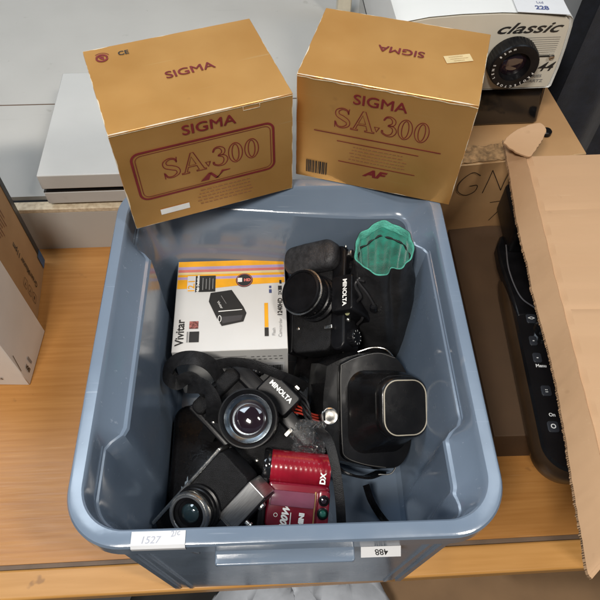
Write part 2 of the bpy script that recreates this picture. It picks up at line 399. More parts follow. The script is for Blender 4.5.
def fake_lines(mb, m, X, rows, wid, dy, h, seed=1):
    """rows of print too small to read in the photograph"""
    g = random.Random(seed)
    for k in range(rows):
        x = -wid[k]/2
        while x < wid[k]/2:
            L_ = g.uniform(.002, .007); mb.add(rect2(x+L_/2, -k*dy, L_*.86, h), m, X); x += L_+.0006
gold_cols = dict(col=(.64, .325, .09), col2=(.74, .41, .135))
def gold_box(label, loc, yaw, w, d, h, seed):
    o = empty('camera_box', label, 'box', Matrix.Translation(loc) @ Matrix.Rotation(yaw, 4, 'Z'), None)
    g = mat('gold_card_%d' % seed, rough=.38, metal=.68, vscale=7, wear=(w/2, d/2, h/2), bump=.22, bscale=9, rvar=.07, wearcol=(.66, .58, .45), scratch=(.74, .55, .28, .35), spots=(.35, .17, .05, .25), **gold_cols)
    MB().add(carton_mesh(w, d, h, .0004, 10, seed), g).build('carton', o, loc=(0, 0, h/2), bevel=.0005, seg=1)
    return o
# left box
W1, D1, H1 = .194, .1465, .139
yaw = .3805
b1c = Vector((-.1024, .507, RZ+.0008)) + Matrix.Rotation(yaw, 3, 'Z') @ Vector((0, D1/2, 0))
b1 = gold_box('gold camera box with maroon lettering inside a rounded double border', b1c, yaw, W1, D1, H1, 1)
m = MB(); X = Matrix.Translation((0, 0, H1/2)) @ FRONT(W1, D1, H1, .0008)
m.add(boldtext('SIGMA', .0172, .0003, sx=1.15, space=1.02), red_ink, X @ T(.004, .0545)).build('brand_lettering', b1); m = MB()
serif_logo(m, red_ink, X @ T(-.052, -.0035, 0), .0275, .0010)
m.build('model_lettering', b1); m = MB()
m.add(line2([(x, y) for x, y in rrect(.156, .066, .009, 6, -.004, .006)], .0026, True), red_ink, X)
m.add(line2([(x, y) for x, y in rrect(.149, .059, .007, 6, -.004, .006)], .0007, True), red_ink, X)
m.build('border', b1); m = MB()
for q in ([(-.014, -.0205), (-.004, -.0205), (.000, -.0105), (-.0035, -.0105)], [(-.0035, -.0105), (.0, -.0105), (.008, -.0205), (.0035, -.0205)], [(.0035, -.0205), (.006, -.0205), (.012, -.0105), (.022, -.0115), (.021, -.0125), (.0135, -.0130)]): m.add(flat(q), red_ink, X)
m.build('emblem', b1); m = MB()
fake_lines(m, fade_ink, X @ T(.012, -.034), 5, [.056, .060, .064, .066, .060], .0052, .0011, 2)
m.build('small_print', b1)
MB().add(rect2(-.048, -.052, .034, .0085), white_ink, X).build('white_tape', b1)
m = MB(); X = Matrix.Translation((0, 0, H1/2)) @ TOP(W1, D1, H1, .0007)
m.add(boldtext('SIGMA', .0165, .0003, sx=1.15), red_ink, X @ T(.006, .0, 0, .03))
m.build('lid_lettering', b1); m = MB()
m.add(polytext('CE', .0100, .0002), dark_ink, X @ T(-.055, .055)).build('approval_mark', b1); m = MB()
arc = lambda a0, a1, r, n=14: [(r*math.cos(R(a0+(a1-a0)*i/n)), r*math.sin(R(a0+(a1-a0)*i/n))) for i in range(n+1)]
RM = X @ T(-.079, .053, 0, R(-20))
m.add(line2(arc(20, 190, .0058), .0024), red_ink, RM).add(line2(arc(200, 370, .0058), .0024), red_ink, RM)
m.add(flat([(-.0035, -.0005), (.0035, -.0035), (.0012, .0035)]), red_ink, RM).add(flat([(-.0045, .0012), (-.0015, .0042), (.0002, .0015)]), red_ink, RM)
m.add(line2(arc(45, 150, .0092), .0009), red_ink, RM)
m.build('recycling_mark', b1)
edge_pale = mat('worn_card_edge', (.66, .56, .38), .7, vscale=120, var=.25)
slit = mat('flap_slit', (.10, .06, .02), .7)
m = MB(); X = Matrix.Translation((0, 0, H1/2)) @ FRONT(W1, D1, H1, .0007)
m.add(line2([(-.097, .0677), (.097, .0677)], .0009), edge_pale, X).add(line2([(.042, .0682), (.042, .0625), (.060, .0625), (.060, .0682)], .0009), edge_pale, X)
m.build('lid_seam', b1)
# right box
W2, D2, H2 = .1925, .130, .1457
yaw = -.2457
b2c = Vector((.0845, .544, RZ+.0008)) + Matrix.Rotation(yaw, 3, 'Z') @ Vector((0, D2/2, 0))
b2 = gold_box('gold camera box with a barcode, long maroon lines and AF lettering', b2c, yaw, W2, D2, H2, 2)
m = MB(); X = Matrix.Translation((0, 0, H2/2)) @ FRONT(W2, D2, H2, .0008)
m.add(boldtext('SIGMA', .0178, .0003, sx=1.15), red_ink, X @ T(-.004, .0535)).build('brand_lettering', b2); m = MB()
serif_logo(m, red_ink, X @ T(-.052, .0135, 0), .0268, .0010)
m.build('model_lettering', b2); m = MB()
m.add(rect2(-.002, .0030, .146, .0013), red_ink, X)
m.add(rect2(.0, -.0065, .095, .0011), red_ink, X); m.add(rect2(.002, -.0365, .092, .0011), red_ink, X)
m.build('ruled_lines', b2); m = MB()
fake_lines(m, fade_ink, X @ T(.001, -.0115), 5, [.058, .060, .066, .062, .066], .0048, .0010, 4)
m.build('small_print', b2); m = MB()
m.add(polytext('AF', .0150, .0007, .35, sx=1.35), red_ink, X @ T(.0, -.0475))
g = random.Random(3); x = 0
bc = MB()
while x < .026:
    ww = g.choice((.0006, .0009, .0014)); bc.add(rect2(-.083+x, -.0535, ww, .020), dark_ink, X); x += ww+g.choice((.0006, .001))
m.build('lettering', b2); bc.build('barcode', b2)
m = MB(); X = Matrix.Translation((0, 0, H2/2)) @ TOP(W2, D2, H2, .0007)
m.add(boldtext('SIGMA', .0150, .0003, sx=1.2), red_ink, X @ T(.004, .004, 0, math.pi)); m.build('lid_lettering', b2)
m = MB().add(rect2(0, 0, .030, .013), mat('old_label', (.60, .47, .25), .6), X @ T(.066, .008, 0, R(25)))
for k in range(3): m.add(rect2((-.002, .001, 0)[k], .0035-k*.0035, (.016, .02, .012)[k], .0012), mat('faded_print', (.50, .36, .18), .6), X @ T(.066, .008, .0003, R(25)))
m.build('faded_label', b2)
m = MB(); X = Matrix.Translation((0, 0, H2/2)) @ FRONT(W2, D2, H2, .0007)
m.add(line2([(-.096+i*.0096, .0705+.0006*math.sin(i*2.1)) for i in range(21)], .0012), edge_pale, X); m.build('lid_seam', b2)

# ------------------------------------------------------------------ console and things behind
cw = mat('console_white', (.50, .50, .485), .42, var=.04, vscale=8, spots=(.36, .35, .33, .3))
o = empty('games_console', 'flat white electronic console with a black front slot, on the sill', 'console', Matrix.Translation((-.2665, .661, .095)) @ Matrix.Rotation(R(4.4), 4, 'Z'))
MB().add(pbox(.250, .245, .0275, (0, .1245, .05275)), cw).build('upper_case', o, bevel=.0015)
MB().add(pbox(.2495, .2595, .0062, (0, .1325, .0302)), glossblack).build('front_slot', o)
MB().add(pbox(.250, .245, .0240, (0, .1245, .0200)), cw).build('lower_case', o, bevel=.0015)
MB().add(pbox(.215, .23, .0085, (.01, .130, .0042)), blackp).build('foot', o)
m = MB(); X = FRONT(.25, 0, .1, .0006); X.translation = (0, .0013, .0525)
m.add(rect2(.018, 0, .0005, .023), grey_ink, X).add(polytext('II', .004), grey_ink, X @ T(.030, -.001)).build('front_marks', o)
# pale upright post and dark box behind the gap
pst = MB().add(pbox(.028, .05, .75, (.075, 1.20, .47)), mat('cream_paint', (.72, .66, .52), .5)).build('cream_post', None, bevel=.002)
pst['label'] = 'narrow cream painted upright post behind the gold boxes'; pst['category'] = 'post'
bb = MB().add(rloft([(.10, .10, .02, 0), (.10, .10, .02, .10), (.085, .085, .02, .11)]), blackp).add(lathe([(.02, .11), (.02, .13), (.012, .135)], 24), blackp)
bb = bb.build('black_case', None, X=Matrix.Translation((.172, 1.12, .0955)), bevel=.003); bb['label'] = 'small black case between the cream post and the white projector'; bb['category'] = 'case'

# ------------------------------------------------------------------ handwritten carton with the projector on it
GY = R(9.5); GZ = .21
gX = Matrix.Translation((.245, .648, 0)) @ Matrix.Rotation(GY, 4, 'Z')
gc = empty('cardboard_carton', 'brown cardboard carton with torn top edge and handwriting, under the white projector', 'carton', gX)
gcm = mat('old_cardboard', (.36, .20, .085), .75, vscale=10, col2=(.42, .245, .11), bump=.15, bscale=50, wear=(.16, .15, .105), wearcol=(.50, .33, .17))
MB().add(carton_mesh(.32, .30, .21, .002, 8, 5), gcm).build('carton_body', gc, loc=(0, .15, .105), bevel=.001, seg=1)
# torn paper along the top front edge
m = MB(); g = random.Random(11); tornm = mat('torn_paper', (.34, .20, .09), .9, vscale=150, var=.35, bump=.6, bscale=300)
# the ply is ripped off in a ragged strip: low ridges of torn paper
rings = []
nx = 44
for k in range(7):
    row = []
    for i in range(nx):
        x = -.075+i*.0034; e = .040+.016*mnoise.noise(Vector((i*.19, 1.3, 0)))
        y = .002+e*k/6+.003*mnoise.noise(Vector((i*.6, k*.9, 5)))
        z = .2118+max(0, .0032*mnoise.noise(Vector((i*.45, k*1.3, 9))))+(.0012 if k in (2, 5) else 0)-(.0030 if k in (6,) else 0)
        row.append((x, y, z))
    rings.append(row)
m.add(loft(rings, caps=(False, False), closed=False), tornm)
m.build('torn_edge', gc, sharp=180)
marker = mat('marker_ink', (.035, .02, .012), .6)
m = MB(); X = FRONT(.32, 0, 0, .0022)
def pen(pts, dx, dy, s, w=.0013): m.add(line2([(q.x, q.y) for q in spline([(a*s+dx, b*s+dy, 0) for a, b in pts], 6)], w), marker, X)
lx = -.012; ly = .150
pen([(-1.0, .0), (-1.1, .5), (-1.0, .95), (-.9, .4)], lx-.045, ly, .04)
pen([(.65, .85), (.35, 1), (.05, .65), (.05, .25), (.35, .02), (.62, .15), (.65, .42), (.40, .42)], lx-.010, ly, .046)
pen([(0, 0), (.05, .5), (.08, .98)], lx+.032, ly+.002, .046); pen([(.08, .98), (.35, .5), (.60, .05)], lx+.032, ly+.002, .046); pen([(.60, .05), (.62, .5), (.70, 1.02)], lx+.032, ly+.002, .046)
pen([(.35, 1), (.05, .75), (.05, .25), (.35, 0), (.62, .3), (.62, .75), (.35, 1)], lx+.067, ly+.003, .046)
m.build('handwriting', gc); m = MB()
pen([(0, .9), (.3, .92), (.62, .95)], lx+.050, ly-.062, .046); pen([(.62, .95), (.4, .4), (.2, 0)], lx+.050, ly-.062, .046)
pen([(.1, .85), (.4, .9), (.5, .7), (.2, .45), (.55, .35), (.4, 0), (.1, .05)], lx+.100, ly-.060, .046)
m.build('handwritten_number', gc)

pj = empty('slide_projector', 'white slide projector with round black lens and classic lettering on the carton', 'projector', Matrix.Translation((.208, .712, GZ+.003)) @ Matrix.Rotation(R(5.5), 4, 'Z'))
pw = mat('projector_white', (.66, .67, .66), .38, var=.02, vscale=20)
pface = mat('projector_face', (.58, .55, .47), .4, var=.02, vscale=30)
MB().add(rloft([(.235, .26, .008, 0, .020, .139), (.228, .26, .008, .0655, .016, .140)]), glossblack).build('base', pj, bevel=.002)
# body: front outline extruded backwards (bulging top corners)
prof = [(-.098, .060), (.127, .060), (.1295, .063), (.1300, .091), (.1285, .121), (.1255, .151), (.1235, .160), (.1185, .1645), (.085, .1690), (.03, .172), (-.02, .1715), (-.06, .1690), (-.088, .164), (-.096, .158), (-.102, .11)]
def yring(y, s=0): return [(x*(1-s)-(.02*s), y, .1185+(z-.1185)*(1-s)) for x, z in prof]
UP = .0085; prof = [(x, z+UP) for x, z in prof]
MB().add(loft([yring(.004, .012), yring(.0, .004), yring(.003, 0), yring(.26, 0), yring(.265, .01)]), pw).build('body', pj, sharp=40)
pr2 = [(x*.968, y) for x, y in prof]
MB().add(([(x*.965-.0008, -.0006, .123+(z-.123)*.955) for x, z in prof] + [(x*.965-.0008, .004, .123+(z-.123)*.955) for x, z in prof], [tuple(range(15))] + [(i, (i+1) % 15, 15+(i+1) % 15, 15+i) for i in range(15)]), pface).build('face_plate', pj)
X = FRONT(0, 0, 0, .0012) @ T(0, .0085)
m = MB()
m.add(polytext('classic', .0200, .0003, .45, sx=1.62, align='RIGHT', space=1.0), dark_ink, X @ T(.1085, .1500))
m.build('model_lettering', pj); m = MB()
for k in range(9): m.add(rect2(.080, .1370-k*.0030, .070, .0005), grey_ink, X)
m.add(rect2(.070, .1100, .092, .0028), dark_ink, X).add(rect2(-.035, .1100, .06, .0028), dark_ink, X)
m.build('trim_lines', pj); m = MB()
m.add(polytext('44', .019, .0003, .35, sx=1.05), dark_ink, X @ T(.1090, .0935)); m.build('number_lettering', pj); m = MB()
m.add(polytext('ISERIES', .0058, .0001, sx=1.2), grey_ink, X @ T(.099, .0800)); m.add(polytext('QUARTZ', .0060, .0001, sx=1.25), grey_ink, X @ T(.098, .0725))
m.build('small_lettering', pj)
m = MB().add(lathe([(.0035, 0), (.0035, .003), (.002, .004)], 16), chrome, Matrix.Translation((.112, -.001, .1185)) @ Matrix.Rotation(R(90), 4, 'X')); m.build('screw', pj)
ln = MB(); LX = Matrix.Translation((.057, -.002, .1190)) @ Matrix.Rotation(R(90), 4, 'X') @ Matrix.Scale(.93, 4)
ln.add(lathe([(.030, 0), (.0335, .002), (.0345, .004, .0014), (.0345, .020, .0014), (.0335, .022), (.0325, .0235), (.0265, .0235), (.0215, .0225), (.0205, .016), (.018, .012)], 96, caps=(True, False)), blackp, LX)
ln = ln.build('lens', pj)
MB().add(lathe([(.0205, .012), (.016, .0155), (.010, .0175), (.004, .0182), (.0005, .0183)], 40), glass, LX).build('lens_glass', ln)
m = MB()
for k, ch in enumerate('PROJECTOR LENS 85mm'):
    a = R(-20-k*13); m.add(polytext(ch, .0048, .0001), white_ink, LX @ Matrix.Translation((.0295*math.cos(a), .0295*math.sin(a), .0240)) @ Matrix.Rotation(a-math.pi/2, 4, 'Z'))
m.build('lens_lettering', ln)
m = MB(); X = Matrix.Translation((.082, .0185, .1793)) @ Matrix.Rotation(R(3.2), 4, 'Y') @ Matrix.Rotation(R(-3), 4, 'Z')
m.add(pbox(.066, .044, .0006), paper, X); X = X @ T(0, 0, .0006)
blueink = mat('blue_ink', (.06, .08, .2), .5)
m.add(polytext('Scope Services', .0072), blueink, X @ T(0, .011)).add(polytext('Ltd', .007), blueink, X @ T(0, .001)).add(polytext('228', .0115, .0004), blueink, X @ T(0, -.011)); m.build('sticker', pj)

q = at(546, 133, GZ+.004)
o = MB().add(lathe([(.006, 0), (.0075, .001), (.0075, .006), (.006, .0075), (.0005, .008)], 28), blackp).build('plastic_disc', None, X=Matrix.Translation((q.x, q.y, GZ+.002))); o['label'] = 'small round black plastic disc on the carton in front of the projector'; o['category'] = 'disc'
# navy fabric at the right rear
m = MB(); n = 60; rings = []
for j in range(26):
    z = j/25*.85; rings.append([(i/n*.9, -.012*math.sin(i*.55+j*.08)-.006*math.sin(i*1.3+2), z) for i in range(n+1)])
for j in range(25, -1, -1):
    z = j/25*.85; rings.append([(i/n*.9, .04, z) for i in range(n+1)])
navy = mat('navy_fabric', (.008, .011, .020), .8, vscale=60, var=.3, bump=.3, bscale=500, sheen=.15)
o = m.add(loft(rings, caps=(False, False), closed=False), navy).build('hanging_cloth', None, X=Matrix.Translation((.402, .835, 0)) @ Matrix.Rotation(R(2), 4, 'Z')); o['label'] = 'dark navy hanging cloth behind the cartons on the right'; o['category'] = 'cloth'

# ------------------------------------------------------------------ black printer under the cardboard lid
q0, q1 = at(513, 300, .13), at(543, 440, .13); pya = math.atan2(q1.x-q0.x, q0.y-q1.y)
W_, L_ = .30, .31
PX = Matrix.Translation(at(553, 474, .13)) @ Matrix.Rotation(pya, 4, 'Z') @ Matrix.Translation((-.008, 0, 0)); PX.translation.z = 0
pt = empty('black_printer', 'glossy black printer with a row of small buttons, partly under the cardboard flap', 'printer', PX)
pside = mat('printer_side', (.040, .023, .012), .28, vscale=20, var=.15)  # brown base colour paints reflected cardboard onto the black body
MB().add(rloft([(W_-.03, L_-.03, .03, .076, W_/2, L_/2), (W_-.006, L_-.006, .036, .086, W_/2, L_/2), (W_+.004, L_+.004, .040, .104, W_/2, L_/2), (W_, L_, .038, .118, W_/2, L_/2), (W_-.006, L_-.006, .035, .122, W_/2, L_/2)], 12), pside).build('body', pt)
MB().add(rloft([(W_-.008, L_-.008, .034, .1225, W_/2, L_/2), (W_-.012, L_-.012, .032, .128, W_/2, L_/2), (W_-.02, L_-.02, .028, .129, W_/2, L_/2)], 12), glossblack).build('control_panel', pt)
btn = mat('button', (.03, .033, .04), .3)
PXi = PX.inverted()
for (u, v_, ww, s) in ((553, 427, .013, 'O'), (546, 391, .012, '::'), (537, 358, .011, '-'), (533, 341, .010, '-'), (531, 319, .013, '<>')):
    c = PXi @ at(u, v_, .129)
    b = MB().add(softbox(ww, .014, .0015, .003, .0006, .129, c.x, c.y), btn).build('button', pt)
    MB().add(polytext(s, .008, .0002), white_ink, T(c.x, c.y, .1309)).build('button_mark', b)
for s, u, v_ in (('On', 552, 415), ('Menu', 541, 366), ('Copy', 529, 311)):
    c = PXi @ at(u, v_, .129); MB().add(polytext(s, .006, .0002), white_ink, T(c.x, c.y, .1294)).build('panel_lettering', pt)
hp = [PXi @ at(u, v_, .131) for u, v_ in ((497, 246), (500, 236), (507, 232), (520, 240), (540, 275), (552, 312), (518, 316), (513, 300), (508, 285), (500, 262))]
MB().add(loft([[(q.x, q.y, .112) for q in hp], [(q.x, q.y, .1302) for q in hp]]), blackp).build('rear_housing', pt, bevel=.003)
c = PXi @ at(548, 330, .129)
MB().add(lathe([(.019, .129), (.019, .140), (.016, .143)], 40, c.x, c.y), glossblack).build('jog_dial', pt)
MB().add(tube([*[PXi @ at(u, v_, .137) for u, v_ in ((506, 245), (509, 270), (520, 296), (535, 308))]], .0010), mat('grey_wire', (.10, .10, .11), .3)).build('silver_trim', pt)
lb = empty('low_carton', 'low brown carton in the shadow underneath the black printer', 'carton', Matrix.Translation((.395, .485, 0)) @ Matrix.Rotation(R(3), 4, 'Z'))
MB().add(carton_mesh(.31, .35, .074, .0006, 6, 12), mat('shade_darkened_card', (.075, .040, .018), .75, vscale=12, bump=.1, bscale=60)).build('carton_body', lb, loc=(0, 0, .037), bevel=.001)  # base brown darkened to paint in the deep shade of the gap
o = MB().add(softbox(.07, .09, .05, .01, .004), blackp, Matrix.Translation((.325, .60, .129))).build('adapter', None); o['label'] = 'black power adapter block in the dark gap behind the printer'; o['category'] = 'adapter'

# open cardboard lid leaning over it
lid = empty('open_carton', 'open brown carton whose large flap reaches over the black printer', 'carton', Matrix.Identity(4))
card_l = mat('flap_cardboard', (.43, .265, .145), .75, vscale=5, col2=(.455, .285, .16), bump=.25, bscale=14, stretch=(.8, 3.5, 3.5), detail=7, scratch=(.52, .36, .22, .3), spots=(.26, .15, .07, .35))
LZ = .262
outl = [(503, 140), (507, 160), (512, 190), (517, 222), (522, 244), (527, 262), (532, 290), (538, 312), (543, 330), (549, 352), (556, 382), (561, 410), (566, 440), (572, 480), (578, 516), (583, 545), (588, 574), (592, 579)]
crz = [(527, 157), (531, 172), (536, 193), (541, 214), (546, 234), (550, 250), (555, 272), (560, 291), (565, 309), (570, 330), (577, 357), (583, 382), (590, 408), (600, 447), (608, 480), (615, 508), (621, 535), (623, 541)]
def sheet(rows, th, m, name, parent, matedge=None, X=None):
    """rows of points -> solid board"""
    v = []; f = []; nr = len(rows); nc = len(rows[0])
    N_ = Vector((0, 0, 1))
    for sgn in (0, -1):
        for rw in rows:
            for q in rw: v.append(Vector(q)+N_*sgn*th)
    o = nr*nc
    for i in range(nr-1):
        for j in range(nc-1):
            a = i*nc+j; f.append((a, a+1, a+nc+1, a+nc)); f.append((o+a, o+a+nc, o+a+nc+1, o+a+1))
    mb = MB(); mb.add((v, f), m)
    e = []; per = [i*nc for i in range(nr)]+[(nr-1)*nc+j for j in range(1, nc)]+[i*nc+nc-1 for i in range(nr-2, -1, -1)]+[j for j in range(nc-2, 0, -1)]
    for i in range(len(per)): a, b = per[i], per[(i+1) % len(per)]; e.append((a, b, o+b, o+a))
    mb.f += e
    if matedge not in mb.ms: mb.ms.append(matedge)
    mb.mi += [mb.ms.index(matedge)]*len(e)
    return mb.build(name, parent, X=X, sharp=25)
corr = mat('corrugation', (.30, .18, .09), .85, vscale=260, var=.55, stretch=(1, 1, .2))
rows = []
g = random.Random(5)
fine = []
for i in range(len(outl)-1):
    for k in range(6):
        t_ = k/6; fine.append(((outl[i][0]*(1-t_)+outl[i+1][0]*t_, outl[i][1]*(1-t_)+outl[i+1][1]*t_), (crz[i][0]*(1-t_)+crz[i+1][0]*t_, crz[i][1]*(1-t_)+crz[i+1][1]*t_)))
fine.append((outl[-1], crz[-1]))
for k, (a, b) in enumerate(fine):
    A = at(a[0]+g.uniform(-.35, .35), a[1], LZ-.022); B = at(b[0], b[1], LZ); cr = -.0022-.0008*math.sin(k*.9)
    rows.append([A, A.lerp(B, .5)+Vector((0, 0, .002)), B+Vector((-.0022, 0, .0004)), B+Vector((0, 0, cr)), B+Vector((.006, 0, .0012-(.0014 if k%31 == 17 else 0))), B+Vector((.10, .004, .004+.003*math.sin(k*.11)-(.0022 if k%31 == 17 else 0))), B+Vector((.26, .008, .006+.005*math.sin(k*.08)))])
sheet(rows, .0045, card_l, 'flap', lid, corr)
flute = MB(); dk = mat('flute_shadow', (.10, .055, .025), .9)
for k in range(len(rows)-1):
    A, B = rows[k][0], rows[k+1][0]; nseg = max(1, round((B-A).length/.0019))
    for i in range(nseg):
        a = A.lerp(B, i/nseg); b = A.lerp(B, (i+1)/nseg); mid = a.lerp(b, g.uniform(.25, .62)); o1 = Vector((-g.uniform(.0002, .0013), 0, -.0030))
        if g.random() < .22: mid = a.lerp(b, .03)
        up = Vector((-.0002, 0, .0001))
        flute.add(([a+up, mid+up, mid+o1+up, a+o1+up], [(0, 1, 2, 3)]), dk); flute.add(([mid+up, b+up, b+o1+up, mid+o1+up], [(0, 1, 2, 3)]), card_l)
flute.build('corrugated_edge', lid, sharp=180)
# rounded tab folded up at the far end
tabp = [at(*q, LZ) for q in ((503, 143), (512, 151), (522, 157), (530, 158), (537, 149), (543, 140), (544, 132), (537, 127), (521, 130), (509, 136))]
tabp = [q+Vector((.0012*mnoise.noise(q*300), .0012*mnoise.noise(q*300+Vector((9, 0, 0))), 0)) for q in spline(tabp+tabp[:1], 6)[:-1]]
c = sum(tabp, Vector())/len(tabp)
tv = [q+Vector((0, 0, .001+.010*(q-tabp[0]).length/.1)) for k, q in enumerate(tabp)]; tv2 = [q-Vector((0, 0, .0035)) for q in tv]; n = len(tv)
MB().add((tv+tv2, [tuple(range(n)), tuple(range(2*n-1, n-1, -1))]+[(i, (i+1) % n, n+(i+1) % n, n+i) for i in range(n)]), card_l).build('tab', lid, bevel=.0008)
# torn tongue beside the dial, hanging a little lower
tg = [at(*q, LZ-.03) for q in ((543, 262), (549, 264), (557, 300), (566, 345), (566, 374), (558, 381), (551, 360), (546, 320))]
tv = tg; tv2 = [q-Vector((0, 0, .004)) for q in tv]; n = len(tv)
# carton walls that carry the flap
m = MB()
m.add(pbox(.005, .46, .235, (.395, .37, .118)), card).add(pbox(.30, .005, .235, (.545, .14, .118)), card).add(pbox(.30, .005, .235, (.545, .60, .118)), card)
m.build('carton_wall', lid)

# ------------------------------------------------------------------ cartons on the left
def left_box(name, label, p0, p1, depth, h, mt, seed):
    """right face runs from p0 (front) to p1 (back) on the table"""
    a = math.atan2(p1.y-p0.y, p1.x-p0.x)-math.pi/2; Ln = (p1-p0).length
    o = empty(name, label, 'box', Matrix.Translation((p0+p1)/2) @ Matrix.Rotation(a, 4, 'Z') @ Matrix.Translation((-depth/2, 0, 0)))
    MB().add(carton_mesh(depth, Ln, h, .0006, 8, seed), mt).build('carton', o, loc=(0, 0, h/2), bevel=.001, seg=1)
    return o, Ln
wb, Lw = left_box('white_box', 'tall white glossy box standing at the left edge in front of the brown carton', at(30, 385, .001), at(45, 331, .001), .12, .30, mat('white_card', (.70, .68, .65), .35, vscale=20, var=.03, wear=(.06, .047, .15), wearcol=(.75, .73, .7)), 3)
m = MB(); X = Matrix.Translation((0, 0, .15)) @ RIGHT(.12, Lw, .3, .0012)
m.add(polytext('EMA', .008, .0004), dark_ink, X @ T(-.030, -.128, 0, R(90))).build('lettering', wb); m = MB().add(rect2(-.028, -.098, .0011, .036), dark_ink, X @ T(0, 0, 0, R(-8))).add(rect2(.0, 0, .004, .016), grey_ink, X @ T(-.018, -.126)); 
m.build('printed_marks', wb); m = MB(); Xf = Matrix.Translation((0, 0, .15)) @ FRONT(.12, Lw, .3, .0012)
m.add(polytext('Xs', .013, 0, .3), dark_ink, Xf @ T(.022, -.128)); m.build('lettering', wb)
cb, Lc = left_box('brown_carton', 'brown cardboard carton with rotated print, a painted edge shadow and blue tape, at the left edge', at(37, 325, .001), at(45, 262, .001), .30, .34, mat('kraft_card', (.36, .215, .10), .7, vscale=14, col2=(.41, .25, .12), wear=(.15, .0615, .17), wearcol=(.45, .30, .16)), 4)
m = MB(); X = Matrix.Translation((0, 0, .17)) @ RIGHT(.3, Lc, .34, .0012)
m.add(polytext('GreenMaster 11pm', .013, .0002), dark_ink, X @ T(-.002, -.098, 0, R(90))).build('lettering', cb); m = MB()
for k in range(3): m.add(line2(rrect(.014, .014, .002, 3), .0008, True), dark_ink, X @ T(-.028, -.145+k*.019)).add(polytext('Y' if k else 'II', .009, .0002), dark_ink, X @ T(-.028, -.145+k*.019, 0, R(90)))
m.build('handling_symbols', cb); m = MB()
for k in range(7): m.add(rect2(-.022+k*.006, .03, .0016, .08+.01*(k % 3)), fade_ink, X)
m.build('small_print', cb)
MB().add(rect2(Lc/2-.0065, .015, .011, .31), mat('edge_shadow', (.03, .028, .026), .35), X).build('painted_edge_shadow', cb)  # dark strip painting the shadow gap down the carton's edge
MB().add(rect2(Lc/2-.009, -.150, .017, .030), mat('blue_tape', (.03, .11, .24), .4), X @ T(0, 0, .0004)).build('blue_tape', cb)

# ------------------------------------------------------------------ printed camcorder box in the bin
VZ = .130
vw, vd, vh = .147, .1445, .116
vx = Matrix.Translation(Vector((-.092, .458, VZ-vh/2))) @ Matrix.Rotation(R(3.8), 4, 'Z')
vb = empty('camcorder_box', 'white retail box with orange and lilac stripes and a picture of a black camcorder', 'box', vx)
MB().add(carton_mesh(vw, vd, vh, .0003, 8, 8), mat('white_gloss_card', (.62, .62, .61), .32, vscale=20, var=.02, wear=(vw/2, vd/2, vh/2), wearcol=(.6, .58, .55))).build('carton', vb, bevel=.0006, seg=1)
X = TOP(vw, vd, vh, .0006); m = MB()
orange = mat('orange_print', (.85, .40, .02), .35); lilac = mat('lilac_print', (.45, .33, .55), .35); pink = mat('pink_print', (.62, .17, .14), .35)
def bandp(y0, y1, m_, x0=-vw/2+.001, x1=vw/2-.001, dz=0): m.add(flat([(x0, y0), (x1, y0), (x1, y1), (x0, y1)]), m_, X @ T(0, 0, dz))
y = vd/2
bandp(y-.010, y-.001, orange); bandp(y-.0145, y-.0105, lilac); bandp(y-.0195, y-.015, pink); bandp(y-.023, y-.020, mat('cream_print', (.72, .6, .3), .35)); bandp(y-.0275, y-.0235, orange); bandp(y-.0315, y-.028, lilac)
m.add(flat([(-vw/2+.001, y-.047), (-vw/2+.001, y-.032), (vw/2-.001, y-.032), (vw/2-.001, y-.041), (.02, y-.043), (-.02, y-.047)]), orange, X)
m.build('printed_stripes', vb)
m = MB(); X2 = X @ T(0, 0, .0004)
m.add(rect2(-.0345, .0325, .027, .027), dark_ink, X2); m.add(rect2(-.053, .0325, .012, .027), paper, X2)
m.add(polytext('12.1', .0125, .0003), orange, X2 @ T(-.053, .029, .0003, R(90)))
m.add(polytext('High Definition', .0046, .0003), white_ink, X2 @ T(-.0445, .0325, .0003, R(90)))
for k in range(4): m.add(rect2(-.038+k*.0045, .032, .0012, .020-.003*(k % 2)), grey_ink, X2 @ T(0, 0, .0003))
m.build('feature_panel', vb); m = MB()
m.add(flat(ell(.018, .0365, .0115, .0115)), dark_ink, X2).add(rect2(.012, .037, .006, .007), white_ink, X2 @ T(0, 0, .0003)).add(line2(ell(.018, .0365, .0102, .0102), .0006, True), pink, X2 @ T(0, 0, .0003)).add(polytext('HD', .006, .0004), pink, X2 @ T(.022, .0365, .0003))
m.build('round_badge', vb); m = MB()
m.add(polytext('Vivitar', .0150, .0003, sx=1.0), dark_ink, X2 @ T(-.0640, -.044, 0, R(90)))
m.build('brand_lettering', vb); m = MB()
m.add(rect2(-.047, -.033, .0115, .0115), mat('photo_print', (.22, .08, .07), .4, vscale=300, var=.9), X2).add(rect2(-.047, -.051, .0125, .016), dark_ink, X2 @ T(.001, 0)).add(rect2(-.0545, -.051, .0020, .016), grey_ink, X2)
m.build('small_pictures', vb); m = MB()
m.add(rect2(.047, -.021, .0048, .038), orange, X2).add(rect2(.047, -.047, .0052, .013), dark_ink, X2)
m.add(polytext('1240HD', .0082, .0003), dark_ink, X2 @ T(.0655, -.009, 0, R(88))).add(polytext('Camcorder', .0062), grey_ink, X2 @ T(.065, -.041, 0, R(88))).add(polytext('Flash', .006), grey_ink, X2 @ T(.0565, -.047, 0, R(88)))
m.build('model_lettering', vb); m = MB()
m.add(rect2(.053, .017, .0035, .006), blueink, X2).add(rect2(.053, .024, .003, .004), blueink, X2).add(rect2(.066, .022, .005, .007), dark_ink, X2).add(polytext('2X', .006, .0002), dark_ink, X2 @ T(.066, .014, 0, R(90))).add(rect2(.067, .032, .003, .006), dark_ink, X2)
m.build('memory_card_marks', vb)
